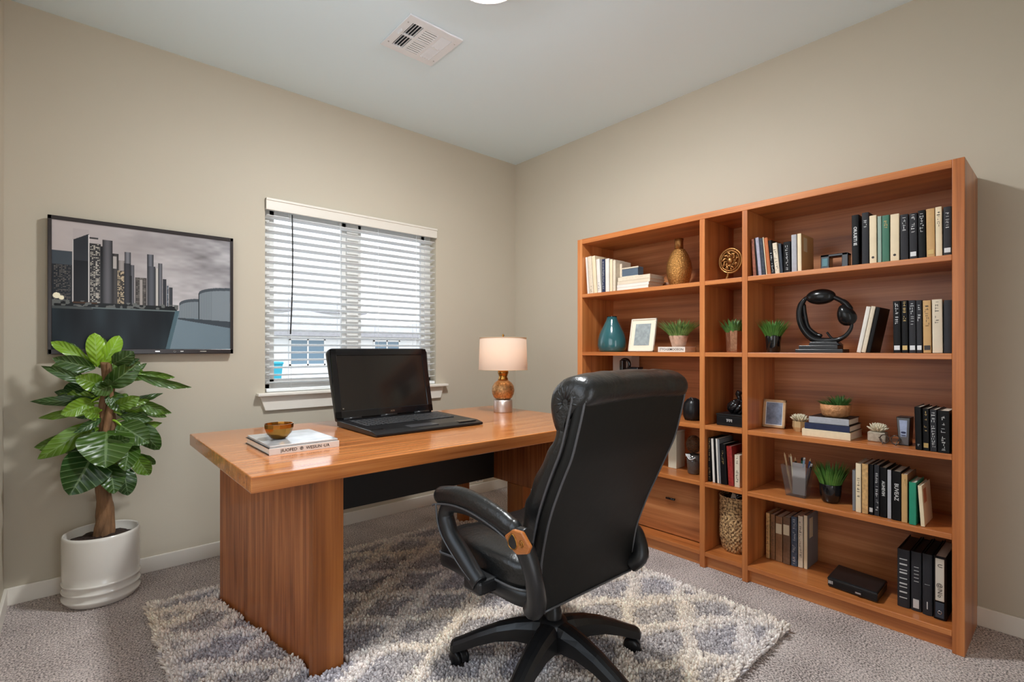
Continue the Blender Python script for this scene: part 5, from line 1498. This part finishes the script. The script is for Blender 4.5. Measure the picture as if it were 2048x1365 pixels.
# clock / speaker
t = thing('desk_clock', 'small black desk clock with grey face and blue dial beside black binders', 'clock', (2.60, .490, .7605))
poly = [(.020, 0), (-.017, 0), (-.024, .118), (.024, .118)]
bm = B(); add_loft(bm, [[(.01, -.017, 0), (.01, .017, 0), (.0, .023, .118), (.0, -.023, .118)], [(.075, -.017, 0), (.075, .017, 0), (.07, .023, .118), (.07, -.023, .118)]], smooth=False)
obj('case', bm, BSATIN, t, local=True)
bm = B(); add_loft(bm, [[(.0085, -.015, .003), (.0085, .015, .003), (-.0015, .021, .115), (-.0015, -.021, .115)], [(.011, -.015, .003), (.011, .015, .003), (.001, .021, .115), (.001, -.021, .115)]], smooth=False)
fc = obj('face', bm, mat('clock_face_grey', srgb(104, 104, 106), .35, .2), t, local=True)
bm = B(); add_loft(bm, [[(.0045, -.010, .036), (.0045, .010, .036), (-.0022, .0135, .106), (-.0022, -.0135, .106)], [(.008, -.010, .036), (.008, .010, .036), (.001, .0135, .106), (.001, -.0135, .106)]], smooth=False)
dl = obj('dial', bm, mat('pale_blue_dial', srgb(160, 172, 200), .25, var=.15, vscale=40), fc, local=True)
bm = B(); add_puff(bm, (.003, 0, .055), (.001, .009, .005), (1, .8), 16, 8); add_puff(bm, (.0016, 0, .043), (.001, .009, .0015), (1, .8), 16, 6); obj('mark', bm, bmat('navy'), dl, local=True)

# gold medallion on a stand
t = thing('medallion_ornament', 'round gold medallion ornament on a small foot in the middle bay', 'ornament', (2.64, 1.236, 1.5255))
C0 = Vector((0, 0, .108))
bm = B(); add_tube(bm, [C0 + Vector((0, .060 * math.cos(q), .064 * math.sin(q))) for q in np.linspace(0, 2 * PI, 44, endpoint=False)], .0065, 10, closed=True)
obj('ring', bm, GOLDD, t, local=True)
bm = B(); rngm = random.Random(4)
add_tube(bm, [C0 + Vector((-.004, .050 * math.cos(q), .053 * math.sin(q))) for q in np.linspace(0, 2 * PI, 36, endpoint=False)], .004, 8, closed=True)
for k in range(9):
    q = 2 * PI * k / 9 + .2; d = Vector((0, math.cos(q), math.sin(q))); s_ = Vector((0, -math.sin(q), math.cos(q)))
    add_tube(bm, smooth_path([C0 + d * .016, C0 + d * .026 + s_ * .012 + Vector((-.006, 0, 0)), C0 + d * .04 - s_ * .006 + Vector((-.008, 0, 0)), C0 + d * .052], 4), [.004] * 6 + [.0055] * 6 + [.004], 7)
add_puff(bm, tuple(C0 + Vector((-.006, 0, 0))), (.012, .018, .019), (1, 1), 18, 10)
for k in range(14):
    q = rngm.uniform(0, 2 * PI); r_ = rngm.uniform(.022, .046); add_puff(bm, tuple(C0 + Vector((-.004, r_ * math.cos(q), r_ * math.sin(q)))), (.006, .008, .007), (1, 1), 10, 6)
obj('relief', bm, GOLDD, t, local=True)
obj('plate', add_lathe(B(), [(0, -.002), (.054, -.002), (.054, .003), (0, .003)], seg=36), GOLDD, t, local=True).matrix_local = Matrix.Translation(C0) @ Matrix.Rotation(PI / 2, 4, 'Y')
bm = B(); add_tube(bm, smooth_path([(0, .012, .05), (.002, .016, .03), (0, .022, .012), (0, .026, .004)], 4), [.008] * 8 + [.007] * 4 + [.006], 8); add_box(bm, -.022, .022, -.012, .040, 0, .008, .003)
obj('foot', bm, GOLDD, t, local=True)

# hollow black block
t = thing('hollow_block', 'black hollow rectangular block with teal end on the top shelf', 'ornament', (2.62, .742, 1.5255))
bm = B()
for a in ((-.054, .054, 0, .008), (-.054, .054, .058, .070), (.018, .054, 0, .07), (-.054, -.030, 0, .07)): add_box(bm, -.022, .03, a[0], a[1], a[2], a[3], .003)
obj('frame', bm, BGLOSS, t, local=True)
obj('inlay', add_box(B(), -.0235, -.02, .024, .048, .016, .054, .002), mat('teal_inlay', srgb(70, 118, 128), .2, var=.2, vscale=40), t, local=True)

# ring sculpture
t = thing('ring_sculpture', 'glossy black open ring sculpture with two ovals on a stepped base', 'sculpture', (2.62, .80, 1.1465))
SC = mat('sculpture_black', (.007, .007, .0075, 1), .22, spec=.3)
bm = B(); add_box(bm, -.048, .048, -.100, .095, 0, .016, .002); add_box(bm, -.042, .042, -.078, .082, .016, .034, .002); add_prism(bm, [(-.085, .034), (.045, .034), (.040, .05), (-.070, .05)], 'x', -.026, .026, .002)
obj('base', bm, SC, t, local=True)
# local y = world y - .80, local z = world z - 1.1465
bm = B()
arc = smooth_path([(0, .066, .258), (0, .086, .225), (0, .092, .18), (0, .082, .13), (0, .058, .088), (0, .030, .064), (0, -.005, .055), (0, -.045, .056), (0, -.075, .062), (0, -.10, .08), (0, -.118, .108), (0, -.122, .135)], 5)
n = len(arc); rad = [float(np.interp(i / (n - 1), [0, .08, .3, .45, .6, .75, .9, 1], [.008, .014, .016, .017, .014, .010, .008, .006])) for i in range(n)]
add_tube(bm, arc, rad, 12)
add_tube(bm, smooth_path([(.004, .075, .232), (.006, .070, .18), (.004, .055, .12), (.004, .02, .085), (0, -.004, .078)], 5), [.006] + [.009] * 18 + [.008, .004], 8)
add_tube(bm, smooth_path([(-.004, -.025, .094), (-.004, -.038, .074), (-.004, -.05, .062)], 4), [.005] * 8 + [.007], 8)
add_tube(bm, smooth_path([(0, -.050, .255), (0, -.075, .24), (0, -.10, .22), (0, -.118, .19)], 4), [.011] * 6 + [.013] * 6 + [.010], 10)
add_tube(bm, smooth_path([(0, .070, .252), (0, .052, .262), (0, .03, .258)], 4), [.010] * 5 + [.012] * 4, 10)
obj('ring', bm, SC, t, local=True)
bm = B(); add_puff(bm, (0, .002, .260), (.030, .062, .036), (1, 1), 28, 18); obj('oval', bm, SC, t, local=True)
bm = B(); tt = B(); add_puff(tt, (0, 0, 0), (.030, .036, .050), (1, 1), 28, 18, lambda p, x, y, z: Vector((p.x, p.y * (1 - .25 * z), p.z)))
merge(bm, tt, Matrix.Translation((0, -.100, .170)) @ Matrix.Rotation(math.radians(-22), 4, 'X')); obj('oval', bm, SC, t, local=True)

# pen cup
t = thing('pen_cup', 'tapered clear acrylic cup packed with pencils and pens', 'pen cup', (2.64, .906, .4555))
CUPM, nt, b = new_mat('frosted_acrylic'); b.inputs['Base Color'].default_value = (.92, .9, .87, 1); b.inputs['Roughness'].default_value = .12; b.inputs['Transmission Weight'].default_value = .93; b.inputs['IOR'].default_value = 1.12; b.inputs['Alpha'].default_value = .55
bm = B()
r4 = lambda hx, hy, z: [(-hx, -hy, z), (hx, -hy, z), (hx, hy, z), (-hx, hy, z)]
add_loft(bm, [r4(.036, .042, 0), r4(.052, .060, .148), r4(.0495, .0575, .148), r4(.034, .040, .005)], smooth=False)
obj('cup', bm, CUPM, t, local=True)
PENS = [('pencil', 'blue pencil leaning toward the spiky green plant', 'pencil', (46, 84, 150)), ('pencil', 'natural wood pencil leaning outward toward the divider', 'pencil', (206, 170, 128)), ('pencil', 'brown pencil leaning near the natural wood one', 'pencil', (120, 78, 52)),
        ('pencil', 'cream pencil standing near the cup middle', 'pencil', (232, 218, 190)), ('pen', 'green capped pen in the cup', 'pen', (40, 110, 84)), ('pen', 'pale blue pen in the cup', 'pen', (150, 186, 214)), ('pen', 'white pen leaning over the cup rim', 'pen', (226, 228, 232)), ('pen', 'black pen leaning beside the spiky green plant', 'pen', (24, 24, 28)), ('pen', 'dark blue marker in the cup', 'pen', (34, 52, 116)), ('pencil', 'yellow ochre pencil in the cup', 'pencil', (198, 148, 70))]
for k, (nm, lab, cat, c) in enumerate(PENS):
    u = (-.8, .95, .72, .45, -.30, -.52, -.9, -1.0, .12, .28)[k]; d = (.4, -.2, .3, -.35, .1, -.3, .2, -.15, -.2, .35)[k]
    L_ = (.185, .20, .19, .20, .185, .19, .165, .165, .165, .18)[k]
    p0 = Vector((d * .018, u * .026, .006)); p1 = Vector((d * .040, u * .062, L_))
    wp_ = thing(nm, lab, cat, (2.64, .906, .4555), 0, 'pens and pencils in the clear cup')
    dv = (p1 - p0).normalized()
    bm = B(); add_tube(bm, [p0, p1 - dv * .014], .0042 if nm == 'pencil' else .005, 6 if nm == 'pencil' else 10, smooth=nm != 'pencil'); obj('barrel', bm, mat('pen_colour_%d_%d_%d' % c, srgb(*c), .4), wp_, local=True)
    bm = B()
    if nm == 'pencil': add_tube(bm, [p1 - dv * .014, p1], [.0042, .0006], 6); obj('tip', bm, mat('pencil_tip', srgb(222, 186, 140), .6), wp_, local=True)
    else: add_tube(bm, [p1 - dv * .014, p1 - dv * .003, p1], [.0056, .0056, .004], 10); obj('cap', bm, PRINT_S if k % 2 else BSATIN, wp_, local=True)
# folded white card inside the cup
o = obj('card', add_box(B(), 2.625, 2.627, .868, .925, .463, .615), mat('grey_card', srgb(196, 190, 190), .6)); tag(o, 'pale grey card standing inside the clear pen cup', 'card')

# flat black box on the bottom shelf
t = thing('black_box', 'flat black case lying on the bottom shelf beside the binders', 'case', (2.665, .67, .0855), 0)
bm = B(); add_prism(bm, [(-.085, .092), (-.104, -.100), (.066, -.098), (.098, .10)], 'z', .004, .046, .004); obj('body', bm, BSATIN, t, local=True)
bm = B(); add_prism(bm, [(-.086, .093), (-.105, -.101), (.066, -.099), (.099, .101)], 'z', .034, .0395, .001); obj('lid_rim', bm, BGLOSS, t, local=True)
bm = B(); add_box(bm, -.1045, -.1015, -.052, -.030, .016, .024, .001, M=Matrix.Rotation(math.radians(-5.6), 4, 'Z')); obj('latch', bm, CHROME, t, local=True)
bm = B()
for k in range(4): add_box(bm, -.094, -.091, .062 + k * .005, .065 + k * .005, .016, .030, M=Matrix.Rotation(math.radians(-5.6), 4, 'Z'))
obj('badge', bm, PRINT_S, t, local=True)

# black presentation box and dark knot vessel in the middle bay
t = thing('black_box', 'black lacquer box with silver crest in the middle bay', 'box', (2.65, 1.213, .7605))
obj('body', add_box(B(), -.068, .10, -.066, .072, 0, .052, .003), BSATIN, t, local=True)
ld = obj('lid', add_box(B(), -.070, .102, -.068, .074, .052, .062, .003), BSATIN, t, local=True)
bm = B()
for k in range(5): add_box(bm, -.0695, -.067, -.012 + k * .006, -.009 + k * .006, .022 + (k % 2) * .004, .034 - (k % 2) * .002)
add_box(bm, -.0695, -.067, -.012, .018, .034, .036); obj('crest', bm, PRINT_S, t, local=True)
t = thing('knot_vessel', 'black twisted vessel with upright stem standing on the lacquer box', 'ornament', (2.655, 1.197, .8225))
bm = B(); rngk = random.Random(8)
for k in range(11):
    q = 2 * PI * k / 11
    add_tube(bm, smooth_path([(.030 * math.cos(q), .034 * math.sin(q), .004), (.044 * math.cos(q + .5), .050 * math.sin(q + .5), .026), (.036 * math.cos(q + 1.0), .040 * math.sin(q + 1.0), .052), (.008 * math.cos(q + 1.6), .010 * math.sin(q + 1.6), .070)], 4), [.010] * 4 + [.013] * 4 + [.010] * 4 + [.006], 8)
add_lathe(bm, [(0, 0), (.034, 0), (.04, .02), (.03, .05), (0, .06)], seg=20)
obj('body', bm, BGLOSS, t, local=True)
bm = B(); add_tube(bm, smooth_path([(0, 0, .055), (0, -.002, .08), (0, .004, .10), (0, -.004, .118)], 4), [.010] * 4 + [.012] * 4 + [.016] * 4 + [.012], 10); obj('stem', bm, BGLOSS, t, local=True)

# basket with dark contents
t = thing('basket', 'woven brown basket standing in the bottom of the middle bay', 'basket', (2.69, 1.222, .0855))
wm, nt, b = new_mat('woven_seagrass')
tc = N(nt, 'TexCoord'); 
b.inputs['Roughness'].default_value = .8
nz = N(nt, 'TexNoise'); nz.inputs['Scale'].default_value = 95; rr_ = N(nt, 'ValToRGB'); rr_.color_ramp.elements[0].color = srgb(92, 62, 38); rr_.color_ramp.elements[1].color = srgb(214, 176, 124); rr_.color_ramp.elements[0].position = .38; rr_.color_ramp.elements[1].position = .6
nt.links.new(tc.outputs['Object'], nz.inputs['Vector']); nt.links.new(nz.outputs['Fac'], rr_.inputs[0]); nt.links.new(rr_.outputs[0], b.inputs['Base Color'])
bm = B(); nr, na = 66, 104; rings = []
for j in range(nr + 1):
    z = .29 * j / nr
    rb = .066 + .022 * min(1, z / .08) ** .6 - .002 * (z / .29)
    ring = []
    for i in range(na):
        q = 2 * PI * i / na
        w_ = .0045 * math.sin(13 * q * 1.0 * 2 + (PI if (j // 3) % 2 else 0)) * abs(math.sin(PI * j / 3)) 
        ring.append((math.cos(q) * (rb + w_), math.sin(q) * (rb + w_), z))
    rings.append(ring)
add_loft(bm, rings, cap=False); add_lathe(bm, [(0, .002), (.066, .0)], seg=na)
obj('wicker', bm, wm, t, local=True)
bm = B(); add_tube(bm, [(.088 * math.cos(q), .088 * math.sin(q), .29) for q in np.linspace(0, 2 * PI, 48, endpoint=False)], .005, 8, closed=True); obj('rim', bm, wm, t, local=True)
o = thing('crumpled_bag', 'crumpled glossy black bag stuffed in the woven basket', 'bag', (2.69, 1.215, .36))
def crumple(p, x, y, z):
    s = 1 + .16 * math.sin(x * 6 + y * 4) + .12 * math.sin(z * 9 + y * 7) + .1 * math.sin(x * 13 - z * 5); return Vector((p.x * s, p.y * s, p.z * s))
bm = B(); add_puff(bm, (0, 0, 0), (.054, .054, .040), (.9, .9), 30, 20, crumple)
obj('film', bm, BGLOSS, o, local=True)
bm = B(); add_prism(bm, [(-.02, -.01), (.022, .004), (.012, .040), (-.004, .034)], 'x', -.050, -.047, .001); obj('tag', bm, bmat('ivory'), o, local=True)

# low bay items seen beside and above the chair
t = thing('white_box', 'tall pale white box standing on the shelf above the drawer', 'box', (2.72, 1.60, .4555))
bm = B(); add_box(bm, -.037, .06, -.020, .034, 0, .214, .003); obj('body', bm, mat('ivory_card', srgb(212, 208, 186), .6), t, local=True)
obj('lid', add_box(B(), -.039, .062, -.022, .036, .214, .226, .003), mat('ivory_card', srgb(212, 208, 186), .6), t, local=True)
t = thing('wire_vase', 'round wire mesh ball in a dark glass vase near the divider', 'vase', (2.66, 1.457, .4555))
bm = B(); add_lathe(bm, [(0, 0), (.030, 0), (.034, .008), (.037, .06), (.040, .11), (.037, .11), (.034, .06), (.030, .012), (0, .010)], seg=28); obj('cup', bm, mat('smoky_glass', (.20, .17, .15, 1), .08, trans=.6), t, local=True)
bm = B(); rngw = random.Random(3)
for k in range(46):
    a = Vector((rngw.gauss(0, 1), rngw.gauss(0, 1), rngw.gauss(0, 1))).normalized(); u = a.orthogonal().normalized(); v = a.cross(u)
    add_tube(bm, [Vector((0, 0, .168)) + (u * math.cos(q) + v * math.sin(q)) * (.041 * (1 - .03 * (k % 4))) * 1.0 + Vector((0, 0, 0)) for q in np.linspace(0, 2 * PI, 22, endpoint=False)], .0009, 4, closed=True)
for vv in bm.verts: vv.co.z = .168 + (vv.co.z - .168) * 1.25
obj('mesh_ball', bm, mat('copper_wire', srgb(122, 94, 72), .4, .7), t, local=True)
bm = B()
for k in range(3): add_tube(bm, smooth_path([(-.036 + .002 * k, -.03 + .03 * k, .10), (-.040, 0, .085 + .01 * k), (-.034, .03 - .01 * k, .112)], 4), .004, 6)
obj('ribbon', bm, PRINT_S, t, local=True)
t = thing('ridged_vase', 'dark ridged round vase on the shelf beside the chair headrest', 'vase', (2.66, 1.462, .7605))
bm = B(); prof = [(0, 0), (.042, 0), (.050, .02), (.052, .06), (.046, .096), (.030, .118), (.014, .126), (0, .127)]
add_lathe(bm, prof, seg=44)
for v in bm.verts:
    r_ = math.hypot(v.co.x, v.co.y)
    if r_ > .01:
        q = math.atan2(v.co.y, v.co.x); k_ = 1 + .05 * math.cos(22 * q); v.co.x *= k_; v.co.y *= k_
obj('body', bm, BSATIN, t, local=True)
bm = B(); add_tube(bm, smooth_path([(-.03, -.028, .088), (-.02, 0, .128), (-.02, .03, .09)], 5), .004, 8); obj('handle', bm, PRINT_K, t, local=True)
t = thing('desk_organizer', 'black desk organizer with curved stand rising above the chair headrest', 'organizer', (2.66, 1.93, .7605))
bm = B(); add_box(bm, -.05, .06, -.118, .128, .235, .252, .004); add_box(bm, -.045, .055, -.112, .122, 0, .235, .004); ob_ = obj('tray', bm, BSATIN, t, local=True)
bm = B(); add_box(bm, -.03, .03, -.118, -.044, .252, .292, .004); obj('block', bm, BGLOSS, t, local=True)
bm = B(); pts = smooth_path([(0, .022, .252), (0, .024, .30), (0, .018, .333), (0, -.02, .335), (0, -.036, .312), (0, -.03, .285), (0, .0, .262)], 5)
add_tube(bm, pts, .010, 8, up=(1, 0, 0)); add_box(bm, -.02, .02, .002, .026, .252, .332, .003); obj('curved_stand', bm, BGLOSS, t, local=True)
t = thing('white_box', 'off-white file box standing behind the black desk organizer', 'box', (2.79, 1.98, .7605))
obj('body', add_box(B(), -.03, .06, -.03, .12, 0, .362, .003), mat('offwhite_card', srgb(206, 196, 184), .7), t, local=True)
# shallow wooden dish behind the flat books, and the grey plate behind the pink pot
o = obj('wooden_dish', add_lathe(B(), [(0, 0), (.03, 0), (.045, .016), (.062, .046), (.059, .047), (.042, .02), (0, .01)], seg=40), mat('brown_dish', srgb(150, 98, 60), .4)); o.location = (2.792, 1.70, 1.5255)
tag(o, 'shallow brown wooden dish standing behind the flat book stack', 'dish')
o = obj('plate', add_lathe(B(), [(0, 0), (.06, 0), (.066, .005), (.0655, .010), (.05, .006), (0, .006)], seg=44), mat('taupe_plate', srgb(140, 112, 96), .3)); o.rotation_euler = (0, -PI / 2 + .16, 0); o.location = (2.815, 1.425, 1.2135)
tag(o, 'round taupe plate propped on edge behind the pink potted plant', 'plate')
